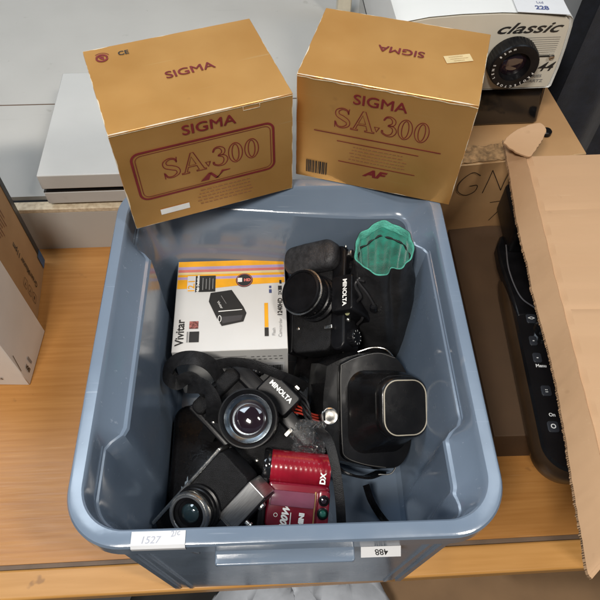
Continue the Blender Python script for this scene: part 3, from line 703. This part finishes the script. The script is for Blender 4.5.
# the pictured camcorder, printed flat
m = MB(); X3 = X @ T(-.003, -.013, .0004)
m.add(flat([(-.024, .030), (.004, .034), (.020, .006), (.024, -.004), (.020, -.017), (-.008, -.023), (-.015, -.010), (-.026, .016)]), dark_ink, X3)
m.add(flat([(-.013, -.001), (.018, .001), (.0185, .0022), (-.0125, .0004)]), white_ink, X3 @ T(0, 0, .0002)); m.add(flat([(-.010, -.009), (.019, -.007), (.017, -.015), (-.007, -.019)]), mat('print_grey', (.06, .06, .065), .35), X3 @ T(0, 0, .0002))
m.add(polytext('Vivitar', .005), white_ink, X3 @ T(-.011, .010, .0003, R(-62))).add(rect2(.003, .019, .0007, .015), grey_ink, X3 @ T(0, 0, .0003, R(28)))
m.add(line2(ell(-.011, -.012, .002, .005), .0008, True), white_ink, X3 @ T(0, 0, .0003))
m.build('camcorder_picture', vb)
m = MB(); X4 = FRONT(vw, vd, vh, .0006)
m.add(rect2(.052, .013, .034, .024), paper, X4); x = 0
while x < .028:
    ww = g.choice((.0006, .001, .0015)); m.add(rect2(.0385+x, .010, ww, .015), dark_ink, X4 @ T(0, 0, .0003)); x += ww+g.choice((.0006, .001))
for k in range(6): m.add(rect2(.030+k*.007, .034, .0035, .003), grey_ink, X4).add(rect2(.028+k*.0072, .041, .004, .0024), grey_ink, X4)
m.add(rect2(-.005, .043, .05, .0014), grey_ink, X4)
m.build('barcode', vb)

# ------------------------------------------------------------------ single lens reflex cameras
def slr(label, Mx, lens, cap, mag=1, gripm=None):
    o = empty('slr_camera', label, 'camera', Mx @ Matrix.Scale(mag, 4))
    o.matrix_world = Mx @ Matrix.Scale(mag, 4)
    b = MB()
    b.add(softbox(.138, .062, .036, .012, .003, -.038, 0, -.010), leatherette)
    b.build('body', o)
    MB().add(softbox(.140, .021, .038, .010, .003, -.039, 0, .031), blackp).build('top_plate', o)
    MB().add(softbox(.138, .008, .037, .004, .002, -.0385, 0, -.043), blackp).build('bottom_plate', o)
    # prism
    pv = rloft([(.060, .030, .004, -.038, 0, .045), (.056, .036, .004, -.02, 0, .046), (.050, .034, .004, .004, 0, .044), (.046, .030, .004, .010, 0, .043)])
    pz = MB().add(pv, blackp).build('prism_housing', o, bevel=.001)
    MB().add(polytext('MINOLTA', .0080, .0003, sx=1.0), white_ink, T(0, .0475, .0107)).build('lettering', pz)
    MB().add(rloft([(.022, .003, .001, -.034, 0, .0655), (.022, .003, .001, -.012, 0, .0655)]), chrome).build('hot_shoe', o)
    # grip on the wearer's right
    if gripm: MB().add(softbox(.040, .080, .026, .015, .008, -.006, -.056, -.006), gripm).build('grip', o)
    else: MB().add(softbox(.020, .070, .012, .008, .005, -.004, -.058, -.008), leatherette).build('grip', o)
    RX = Matrix.Rotation(R(-90), 4, 'X')
    MB().add(lathe([(.0085, 0), (.0085, .004), (.0095, .0045, .0008), (.0095, .009, .0008), (.008, .010)], 40), blackp, Matrix.Translation((-.044, .041, -.019)) @ RX).build('dial', o)
    MB().add(lathe([(.006, 0), (.006, .004), (.005, .005)], 24), chrome, Matrix.Translation((-.060, .041, -.012)) @ RX).build('shutter_button', o)
    MB().add(lathe([(.011, 0), (.011, .003), (.0115, .0035, .0009), (.0115, .008, .0009), (.010, .009)], 44), blackp, Matrix.Translation((.052, .041, -.019)) @ RX).build('rewind_dial', o)
    MB().add(lathe([(.0035, 0), (.0035, .002), (.0028, .003)], 20), chrome, Matrix.Translation((.030, .041, -.010)) @ RX).build('selector', o)
    MB().add(softbox(.006, .012, .004, .002, .001, .0, .040, .020), chrome).build('release_lever', o)
    q = MB()
    for k in range(10): q.add(rect2(.0085, 0, .0022, .0007), white_ink, Matrix.Translation((.052, .0502, -.019)) @ RX @ Matrix.Rotation(k*.628, 4, 'Z'))
    q.build('dial_marks', o)
    for x_, y_ in ((.036, -.030), (-.034, -.036)): MB().add(lathe([(.0022, 0), (.0022, .0008), (.0016, .0012)], 16, x_, y_), chrome, T(0, 0, -.002)).build('screw', o)
    for sx in (-1, 1): MB().add(tube([(sx*.070, .030, -.018), (sx*.075, .032, -.016), (sx*.076, .026, -.018), (sx*.071, .025, -.020)], .0011, 8, 6), chrome).build('strap_lug', o)
    # lens
    R1 = lens['r']; Ls = lens['l']; L0 = MB()
    pr = [(.029, -.002), (.031, .001), (.031, .005), (R1*.90, .007), (R1*.97, .009, .0008), (R1*.97, Ls*.42, .0008), (R1*.90, Ls*.45), (R1*.90, Ls*.58), (R1*.985, Ls*.62, .0008), (R1*.985, Ls*.86, .0008), (R1*.96, Ls*.9), (R1, Ls*.93), (R1, Ls)]
    if not cap: pr += [(R1*.955, Ls+.0002), (R1*.90, Ls-.0022), (R1*.875, Ls-.003), (R1*.80, Ls-.005), (R1*.66, Ls-.010), (R1*.60, Ls-.012)]
    L0.add(lathe(pr, 88, caps=(True, cap is not None)), blackp); L0.ms.append
    le = L0.build('lens', o)
    if cap:
        MB().add(lathe([(R1*.93, Ls), (R1*.955, Ls+.0015), (R1*.94, Ls+.004), (R1*.85, Ls+.0045), (R1*.83, Ls+.0028), (.0005, Ls+.0028)], 64), blackp).build('lens_cap', le)
        MB().add(lathe([(R1*1.0, Ls-.0015), (R1*1.012, Ls-.001), (R1*1.012, Ls+.0004), (R1*.955, Ls+.0006)], 64, caps=(False, False)), chrome).build('filter_ring', le)
    else:
        gl = MB().add(lathe([(R1*.64, Ls-.0125), (R1*.55, Ls-.009), (R1*.40, Ls-.0062), (R1*.2, Ls-.0048), (.0004, Ls-.0044)], 48), glass).build('front_glass', le)
        MB().add(lathe([(R1*.82, Ls-.0040), (R1*.81, Ls-.0045), (R1*.70, Ls-.0085), (R1*.655, Ls-.0095)], 64, caps=(False, False)), mat('silver_ring', (.40, .47, .52), .22, metal=1, var=.3, vscale=60)).build('name_ring', le)
        q = MB()
        for k, ch in enumerate('ZOOM 35-70mm 1:3.5 MD'): 
            a = R(70-k*12.5); q.add(polytext(ch, .0026, 0), dark_ink, Matrix.Translation((R1*.755*math.cos(a), R1*.755*math.sin(a), Ls-.0060)) @ Matrix.Rotation(a-math.pi/2, 4, 'Z') @ Matrix.Rotation(R(-35), 4, 'X'))
        q.build('ring_lettering', le)
        q = MB()
        for k in range(7): q.add(polytext(str((22, 16, 11, 8, 4, 5, 3)[k]), .0042, .0002), white_ink, Matrix.Rotation(R(-130+k*13), 4, 'Z') @ Matrix.Translation((R1*.905, 0, Ls*.52)) @ Matrix.Rotation(R(90), 4, 'Y') @ Matrix.Rotation(R(90), 4, 'Z'))
        q.build('scale_lettering', le)
    return o
# upper camera with its cap on
Z1 = pd(-.57, .26, .777); X1 = pd(.16, -.98, 0)
s1 = slr('black reflex camera with a lens cap and grey leather grip beside the pouch', frame(Z1, X1, at(300, 291, .175)-Z1*.040), dict(r=.0300, l=.036), True, 1, mat('grey_leather', (.035, .035, .038), .4, spec=.3, vscale=120, var=.3, bump=.4, bscale=500))
# oval sticker
MB().add(flat(ell(0, 0, .0062, .0042)), mat('olive_sticker', (.30, .30, .16), .4), T(.022, .047, .0, 0)).build('oval_sticker', s1, X=Matrix.Translation((0, 0, .0015)))
# middle camera with bare lens
Z2 = pd(-.06, .24, .968); X2_ = pd(.70, -.71, 0)
s2 = slr('black reflex camera with an uncapped lens facing up and a wide black strap', frame(Z2, X2_, at(247, 418, .165)-Z2*.056), dict(r=.0335, l=.052), None)

def strap(pts, wd, width, name, parent=None, m_=nylon, th=.0009, label=None, **k):
    b = MB().add(band(pts, wd, width, th), m_).build(name, None, sharp=40)
    if parent:
        b.parent = parent; b.matrix_parent_inverse = parent.matrix_world.inverted()
    return b
bpy.context.view_layer.update()
# straps of the middle camera
strap([at(222, 388, .10), at(208, 392, .135), at(192, 378, .150), at(176, 382, .140), at(168, 372, .135), at(177, 360, .155), at(196, 358, .165), at(212, 366, .150), at(224, 384, .12)],
      [pd(.2, .9, .3), pd(.5, .8, .5), pd(.3, .9, .6), pd(.9, .3, .5), pd(.8, -.3, .6), pd(.3, -.8, .7), pd(-.1, -.8, .6), pd(-.5, -.6, .7), pd(-.6, -.3, .8)], .019, 'neck_strap', s2)
strap([at(188, 385, .13), at(205, 387, .15), at(214, 403, .14), at(212, 425, .10), at(205, 440, .06)], [pd(.5, .8, .3), pd(.4, .7, .5), pd(.9, .2, .4), pd(1, 0, .3), pd(1, 0, .2)], .020, 'neck_strap', s2)
strap([at(212, 366, .14), at(232, 362, .155), at(255, 365, .155), at(277, 374, .15), at(294, 381, .13), at(306, 388, .10)], [pd(.3, .8, .5), pd(.1, .9, .5), pd(.3, .8, .4), pd(.4, .8, .4), pd(.4, .8, .4), pd(.3, .8, .4)], .013, 'neck_strap', s2)

# ------------------------------------------------------------------ compact camera, lower left
Zc = pd(-.30, .03, .95); Xc = pd(-.69, -.72, 0)
cp = empty('compact_camera', 'black and chrome compact film camera with a silver ringed lens', 'camera', frame(Zc, Xc, at(199, 511, .125)-Zc*.012))
MB().add(softbox(.122, .046, .030, .006, .002, -.030, 0, -.006), leatherette).build('body', cp)
MB().add(softbox(.123, .024, .031, .002, .0010, -.0305, 0, .029), mat('brushed_steel', (.38, .37, .36), .33, metal=.9, vscale=60, stretch=(1, 14, 1), var=.12)).build('top_plate', cp)
MB().add(softbox(.119, .0024, .0285, .001, .0006, -.0300, 0, .0420), blackp).build('top_cover', cp)
MB().add(softbox(.123, .0045, .031, .002, .001, -.0305, 0, -.031), chrome).build('bottom_plate', cp)
MB().add(softbox(.024, .013, .002, .002, .0006, .0, .004, .028), glossblack).build('viewfinder_window', cp)
MB().add(rect2(-.010, .031, .0010, .017), chrome, T(0, 0, .0009)).build('trim_line', cp)
for x in (-.052, -.040, -.045): pass
RX = Matrix.Rotation(R(-90), 4, 'X')
MB().add(lathe([(.005, 0), (.005, .004), (.0038, .0055)], 24), chrome, Matrix.Translation((-.045, .041, -.014)) @ RX).build('shutter_button', cp)
MB().add(lathe([(.003, 0), (.003, .006), (.0045, .007), (.0045, .009)], 20), chrome, Matrix.Translation((-.022, .041, -.008)) @ RX).build('cable_release', cp)
MB().add(lathe([(.008, 0), (.008, .003), (.007, .004)], 32), chrome, Matrix.Translation((.035, .041, -.015)) @ RX).build('rewind_knob', cp)
Lx = Matrix.Translation((.004, -.004, 0)) @ Matrix.Scale(.86, 4)
le = MB().add(lathe([(.031, -.001), (.031, .006), (.0285, .007), (.0285, .013), (.027, .014)], 80, caps=(True, False)), blackp, Lx).build('lens', cp)
MB().add(lathe([(.027, .013), (.0272, .016, .0007), (.0272, .021, .0007), (.0262, .022)], 88, caps=(False, False)), blackp, Lx).build('focus_ring', le)
MB().add(lathe([(.0272, .0215), (.0277, .023), (.0277, .028), (.0262, .0305), (.0245, .0305)], 64, caps=(False, False)), chrome, Lx).build('silver_ring', le)
MB().add(lathe([(.0247, .0285), (.0247, .031), (.0237, .0328), (.0216, .0328), (.0208, .031)], 64, caps=(False, False)), mat('barrel_metal', (.30, .31, .32), .25, metal=.85), Lx).build('front_barrel', le)
MB().add(lathe([(.0209, .0312), (.0200, .0275), (.0190, .0272), (.0165, .0262), (.0160, .0250), (.0120, .0245), (.0112, .0258)], 64, caps=(False, False)), blackp, Lx).build('inner_barrel', le)
MB().add(lathe([(.0120, .0252), (.009, .0275), (.005, .0284), (.0004, .0286)], 40), mat('lens_glass_green', (.015, .03, .035), .04, coat=1, spec=.9), Lx).build('front_glass', le)

# ------------------------------------------------------------------ red camera, front middle
Zr = pd(.02, .14, .98); Xr = pd(.985, -.10, 0)
rc = empty('red_camera', 'glossy red plastic camera with a ribbed top and DX marking', 'camera', frame(Zr, Xr, at(299, 489, .115)))
red = mat('red_plastic', (.24, .006, .017), .22, coat=.6, var=.15, vscale=30)
reddark = mat('dark_red_plastic', (.16, .006, .018), .2, coat=.4)
MB().add(softbox(.071, .050, .030, .005, .003, -.034, .0, -.020), reddark).build('body', rc)
# ribbed cylinder across the top
v, f = [], []
prof = []
nst = 96
for i in range(nst+1):
    x = -.034+i/nst*.068; rr = .0186+.00007*math.sin(i*math.pi/4); prof.append((rr, x))
v, f = lathe(prof, 40)
MB().add((v, f), red, Matrix.Translation((0, .021, -.0165)) @ Matrix.Rotation(R(90), 4, 'Y')).build('film_chamber', rc, sharp=30)
MB().add(lathe([(.0185, -.043), (.0195, -.041), (.0195, -.036), (.0185, -.034)], 40), glossblack, Matrix.Translation((0, .021, -.0165)) @ Matrix.Rotation(R(90), 4, 'Y')).build('end_cap', rc)
MB().add(softbox(.009, .060, .034, .003, .002, -.036, -.040, -.018), blackp).build('side_grip', rc)
MB().add(softbox(.050, .017, .004, .002, .001, -.004, -.006, -.012), mat('mauve_sheen', (.16, .05, .08), .12, coat=.6)).build('sheen_panel', rc)  # flat panel coloured mauve as a painted lavender reflection
m = MB(); X = T(0, 0, -.0030)
m.add(polytext('200W', .0105, .0005, .3), white_ink, X @ T(-.013, -.034, 0, R(82))).add(rect2(-.0065, -.034, .0009, .014), white_ink, X).add(polytext('MINI', .0075, .0005), white_ink, X @ T(.006, -.034, 0, R(88))).add(line2(ell(-.0235, -.031, .002, .002), .0006, True), white_ink, X)
m.build('model_lettering', rc); m = MB()
m.add(polytext('DX', .0085, .0004), white_ink, T(.026, .0140, .0031, R(88)))
m.build('film_code_lettering', rc); m = MB()
for k in range(9): m.add(rect2(-.024+k*.0057, .0235, .0004, .004), pink, T(0, 0, .0031))
m.build('scale_marks', rc)
MB().add(rect2(.0195, -.022, .0013, .040), mat('gold_trim', (.45, .30, .12), .3, metal=.7), T(0, 0, -.0032)).build('trim_line', rc)
MB().add(softbox(.014, .046, .006, .005, .002, -.006, .029, -.022), reddark).build('lens_panel', rc)
l2 = MB().add(lathe([(.006, -.001), (.006, .003), (.0045, .004), (.004, .002)], 32, .029, -.010, caps=(True, False)), blackp).build('finder', rc)
MB().add(lathe([(.0042, .001), (.003, .0025), (.0004, .003)], 24, .029, -.010), glass).build('finder_glass', l2)
l2 = MB().add(lathe([(.0065, -.001), (.0065, .003), (.005, .004), (.0045, .002)], 32, .029, -.024, caps=(True, False)), blackp).build('lens', rc)
MB().add(lathe([(.0046, .001), (.003, .0028), (.0004, .0034)], 24, .029, -.024), mat('green_glass', (.02, .12, .09), .05, coat=1)).build('lens_glass', l2)

# ------------------------------------------------------------------ leather ever-ready case
Ze = pd(.33, .10, .93); Xe = pd(-.03, -1, 0)
ec = empty('leather_camera_case', 'black leather camera case with a square snout outlined in cream stitching', 'camera case', frame(Ze, Xe, at(369, 405, .105)))
# local x runs down the picture, local y to the right
def plate(pts, z0, z1, inset):
    c = Vector((sum(q[0] for q in pts)/len(pts), sum(q[1] for q in pts)/len(pts), 0)); P = [Vector((x, y, 0)) for x, y in pts]
    Q = [q.copy() for q in spline(P+P[:1], 6)[:-1]]
    sc = lambda k, z: [tuple(c+(q-c)*k+Vector((0, 0, z))) for q in Q]
    return loft([sc(1-inset, z0), sc(1, z0+(z1-z0)*.3), sc(1, z0+(z1-z0)*.7), sc(1-inset*.6, z1)])
smooth_leath = mat('polished_leather', (.006, .0057, .006), .24, spec=.35, vscale=25, var=.3, bump=.12, bscale=60, rvar=.08, coat=.15)
MB().add(plate([(-.052, -.060), (-.064, -.030), (-.070, .010), (-.062, .040), (-.030, .056), (.030, .060), (.072, .050), (.082, .020), (.072, -.030), (.058, -.060), (.0, -.066)], -.062, .002, .10), smooth_leath).build('case_body', ec)
fl = MB().add(plate([(-.052, -.039), (-.060, -.020), (-.066, .010), (-.060, .034), (-.036, .052), (.010, .056), (.050, .054), (.074, .040), (.078, .018), (.072, -.012), (.062, -.037), (.045, -.041), (.0, -.042), (-.040, -.042)], -.002, .007, .03), smooth_leath)
fl.add(rloft([(.104, .084, .022, .004, .008, .008), (.098, .080, .024, .009, .007, .009), (.093, .077, .026, .020, .004, .011), (.087, .074, .026, .030, .002, .014), (.080, .070, .025, .040, 0, .017), (.074, .066, .023, .048, 0, .018)], 10), smooth_leath).build('front_flap', ec)
fl = [o for o in COL.objects if o.name.startswith('front_flap')][-1]
sn = MB().add(rloft([(.070, .062, .020, .030, 0, .018), (.073, .066, .022, .044, 0, .018), (.072, .065, .022, .0535, 0, .018), (.069, .061, .021, .0580, 0, .018), (.065, .057, .019, .0597, 0, .018), (.060, .052, .016, .0596, 0, .018)], 12), smooth_leath).build('snout', ec, sharp=60)
cream = mat('cream_stitching', (.42, .38, .30), .5)
MB().add(tube([(x, y, .0600) for x, y in rrect(.063, .055, .0175, 8, 0, .018)]+[(rrect(.063, .055, .0175, 8, 0, .018)[0][0], rrect(.063, .055, .0175, 8, 0, .018)[0][1], .0600)], .00075, 6, 1, False), cream).build('stitching', sn)
pip = mat('worn_piping', (.09, .085, .078), .35)
def piping(pts, r=.0006, m_=pip): return tube(pts, r, 6, 1, False)
pq = [Vector((x, y, .0066)) for x, y in ((-.050, -.039), (-.058, -.020), (-.064, .010), (-.058, .034))]
MB().add(piping(spline(pq, 5)), pip).add(piping(spline([Vector((x, y, .0066)) for x, y in ((-.050, -.0395), (-.03, -.0405), (.0, -.0405), (.045, -.0395), (.060, -.0355), (.070, -.012), (.076, .018))], 5)), pip).build('piping', fl)
MB().add(lathe([(.0072, .0), (.0085, .001), (.0085, .0020), (.0074, .0028), (.0056, .0022), (.0036, .0024), (.0005, .0026)], 36), chrome, Matrix.Translation((.012, -.0535, .0005)) @ Matrix.Rotation(R(14), 4, 'X') @ Matrix.Scale(1.25, 4)).build('snap_button', ec)
MB().add(tube([(-.066, -.012, -.004), (-.071, .004, .004), (-.069, .020, .008), (-.058, .034, .004), (-.050, .040, -.004)], .0010), chrome).build('wire_loop', ec)
MB().add(tube([(.030, .046, .000), (.045, .047, .004), (.062, .040, .004), (.084, .030, .0), (.086, .014, -.006)], .0010), chrome).build('wire_loop', ec)
MB().add(band([(.070, -.045, -.03), (.082, -.03, -.012), (.090, .0, -.014), (.088, .03, -.03)], [Vector((0, .3, 1))]*4, .016, .003), leath).build('side_band', ec)
bpy.context.view_layer.update()
strap([at(318, 428, .135), at(328, 440, .15), at(335, 465, .145), at(339, 492, .13), at(341, 515, .11), at(342, 540, .07)], [pd(1, -.1, .1), pd(1, .3, .1), pd(1, .15, .1), pd(1, .05, .1), pd(1, 0, .1), pd(1, 0, .1)], .0105, 'carry_strap', ec, nylon)
strap([at(366, 485, .05), at(371, 500, .03), at(380, 515, .013), at(394, 532, .012)], [pd(1, .3, .0)]*4, .0085, 'carry_strap', ec, leath)

# ------------------------------------------------------------------ drawstring pouch
top = at(384, 249, .232); bot = at(379, 350, .022)
ax = (top-bot); Lp = ax.length
Zp = (top-bot).normalized()
pch = empty('drawstring_pouch', 'soft black leather drawstring pouch with turquoise lining showing at its open mouth', 'pouch', frame(Zp, PR, bot))
liningm = mat('shaded_turquoise_lining', (.012, .25, .18), .85, vscale=70, var=.3, bump=.5, bscale=500, sheen=.5)  # turquoise darkened in colour to paint shade inside the mouth
nS = 96
def pring(t, r, inn_=0, wav=1, tiltm=0):
    g_ = []
    for i in range(nS):
        a = i/nS*2*math.pi
        fold = .035*math.sin(2*a+.7)+.028*math.sin(7*a+t*9)+.018*math.sin(13*a+t*20)
        notch = -.27*math.exp(-((a-R(287))/.17)**2)*min(1, max(0, wav-.2)/.8)                # the fold that dips into the mouth, near side
        rr = r*(1+fold*(.35+.65*min(wav, 1))+notch+.055*max(0, wav-1)*math.sin(15*a+1))-inn_
        z = t*Lp
        g_.append((rr*math.cos(a)*1.0, rr*math.sin(a)*.92, z + tiltm*(math.sin(a))*r + .002*math.sin(5*a)*wav))
    return g_
tm = .40
rings = [pring(-.02, .012, 0, 0), pring(-.01, .030, 0, 0), pring(.05, .039, 0, .05), pring(.2, .0450, 0, .25), pring(.35, .0455, 0, .3), pring(.5, .0450, 0, .5), pring(.62, .0435, 0, .8), pring(.72, .0410, 0, .8, tm*.2), pring(.80, .0375, 0, .9, tm*.5), pring(.86, .0345, 0, .8, tm*.7), pring(.95, .0350, 0, 1, tm), pring(1.0, .0355, 0, 1, tm), pring(1.008, .0350, 0, 1, tm), pring(1.004, .0340, 0, 1, tm)]
MB().add(loft(rings, caps=(True, False)), mat('soft_leather', (.016, .016, .017), .36, spec=.6, vscale=30, var=.3, bump=1.0, bscale=38, rvar=.1)).build('pouch_body', pch, sharp=60)
MB().add(loft([pring(1.005, .0347, 0, 1, tm), pring(1.012, .0338, 0, 1, tm), pring(1.004, .0325, 0, 1, tm), pring(.965, .0318, 0, 1, tm)], caps=(False, False)), mat('pale_lining', (.09, .40, .31), .85, vscale=90, var=.3, bump=.6, bscale=400)).build('lining_hem', pch, sharp=60)  # worn hem fabric, its colour also lightened as the lit lip
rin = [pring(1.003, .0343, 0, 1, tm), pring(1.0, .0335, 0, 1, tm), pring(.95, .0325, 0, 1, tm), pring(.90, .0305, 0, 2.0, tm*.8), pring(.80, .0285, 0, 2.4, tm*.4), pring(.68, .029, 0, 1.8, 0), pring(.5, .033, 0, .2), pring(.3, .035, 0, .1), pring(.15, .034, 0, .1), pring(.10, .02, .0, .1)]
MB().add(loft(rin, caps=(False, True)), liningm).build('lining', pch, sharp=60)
q = pring(.915, .0312, 0, .9, tm*.85); MB().add(tube(q+[q[0]], .0014, 6, 1, False), nylon).build('lining_cord', pch)
cordm = mat('leather_cord', (.022, .021, .022), .35)
m = MB().add(tube([(-.030, -.020, Lp*.87), (-.036, -.026, Lp*.84), (-.030, -.034, Lp*.78), (-.035, -.032, Lp*.70), (-.028, -.040, Lp*.62), (-.034, -.038, Lp*.54)], .0018), cordm).add(tube([(-.026, -.028, Lp*.88), (-.034, -.030, Lp*.90), (-.022, -.038, Lp*.82), (-.014, -.043, Lp*.74)], .0016), cordm)
m.build('drawstring', pch)
MB().add(lathe([(.003, 0), (.0045, .002), (.0045, .009), (.003, .011)], 20), blackp, frame((0, 0, 1), (1, 0, 0), (-.015, -.044, Lp*.70))).build('cord_stopper', pch)

# ------------------------------------------------------------------ loose cords and wrap in the middle
clear = mat('clear_film', (.75, .78, .8), .10, trans=.9, alpha=.28, spec=1)
m = MB(); rings = []; g = random.Random(21)
c0 = at(309, 438, .125)
n1, n2 = 60, 60
for j in range(n2):
    row = []
    for i in range(n1):
        u, v_ = i/(n1-1)-.5, j/(n2-1)-.5
        k = 1-.30*max(0, 2*math.hypot(u, v_)-.8)+.14*mnoise.noise(Vector((math.atan2(v_, u)*2.2, 0, 4)))
        a = mnoise.noise(Vector((u*9, v_*9, 3))); b = mnoise.noise(Vector((u*21+5, v_*21, 8)))
        h = .014*math.exp(-(u*u+v_*v_)*8)+.012*abs(a)+.005*abs(b)-.004
        row.append(c0+PR*(u*k*.042+.003*b)+PU*(v_*k*.046+.003*a)+PV*h)
    rings.append(row)
o = m.add(loft(rings, caps=(False, False), closed=False), clear).build('plastic_wrap', None, sharp=180); o['label'] = 'crumpled clear plastic wrap lying between the middle camera and the leather case'; o['category'] = 'wrap'
redc = mat('red_cord', (.35, .03, .015), .5)
m = MB()
for k in range(3): m.add(tube([at(292, 404+k*4, .11), at(302, 408+k*3, .125), at(312, 414+k*2.5, .12), at(322, 416+k*3, .10)], .0012), redc)
for k in range(4): m.add(tube([at(296+k*2, 392+k*5, .12), at(306, 400+k*6, .135), at(309+k, 412+k*4, .13), at(304-k*2, 428, .12)], .0016), nylon)
o = m.build('cord', None); o['label'] = 'tangle of thin red and black cords beside the silver snap'; o['category'] = 'cord'
# rippled pale sleeve at the left
m = MB(); rings = []
for j in range(14):
    row = []
    for i in range(8):
        u, v_ = i/7, j/13
        row.append(at(183+u*14-v_*2, 452+v_*40, .035+.006*mnoise.noise(Vector((u*4, v_*7, 1)))+.012*v_))
    rings.append(row)
o = m.add(loft(rings, caps=(False, False), closed=False), mat('pale_film', (.32, .40, .48), .12, alpha=.7, var=.15, vscale=60)).build('pale_piece', None, sharp=180)
o['label'] = 'shiny pale sleeve lying on the bin floor left of the compact camera'; o['category'] = 'piece'
# dark lining of odds and ends under the cameras
o = MB().add(softbox(.150, .17, .035, .02, .008), leath, Matrix.Translation((-.085, .270, .010)) @ Matrix.Rotation(R(4), 4, 'Z')).build('camera_pouch', None); o['label'] = 'flat black case on the bin floor under the camera with bare lens'; o['category'] = 'case'
o = MB().add(softbox(.10, .13, .05, .02, .010), leath, Matrix.Translation((.045, .40, .012)) @ Matrix.Rotation(R(-8), 4, 'Z')).build('camera_pouch', None); o['label'] = 'black padded case lying deep in the bin under the pouch and capped camera'; o['category'] = 'case'

# ------------------------------------------------------------------ things on the floor under the table front
m = MB(); rings = []
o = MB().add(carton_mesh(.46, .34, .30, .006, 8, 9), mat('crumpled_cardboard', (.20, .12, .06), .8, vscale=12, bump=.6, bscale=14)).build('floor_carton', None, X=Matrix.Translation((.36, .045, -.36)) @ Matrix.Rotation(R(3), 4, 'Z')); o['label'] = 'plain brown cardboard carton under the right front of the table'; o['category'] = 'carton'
g = random.Random(4); rings = []
for j in range(24):
    row = []
    for i in range(30):
        u, v_ = i/29-.5, j/23-.5
        row.append((u*.19, v_*.2, .04*(1-(2*u)**4)*(1-(2*v_)**4)+.012*mnoise.noise(Vector((u*7, v_*7, 2)))))
    rings.append(row)
bagm = mat('pale_bag', (.42, .46, .52), .35, var=.1, bump=.3, bscale=60)
o = MB().add(loft(rings, caps=(False, False), closed=False), bagm).build('plastic_bag', None, X=Matrix.Translation((.012, .07, -.20))); o['label'] = 'pale grey crumpled plastic bag under the front of the table'; o['category'] = 'bag'
sd = o.modifiers.new('s', 'SOLIDIFY'); sd.thickness = .05
o = MB().add(softbox(.5, .3, .12, .05, .03), mat('black_cloth', (.012, .012, .012), .8), Matrix.Translation((-.02, .05, -.40))).build('black_bag', None); o['label'] = 'black soft bag in the darkness under the table front'; o['category'] = 'bag'
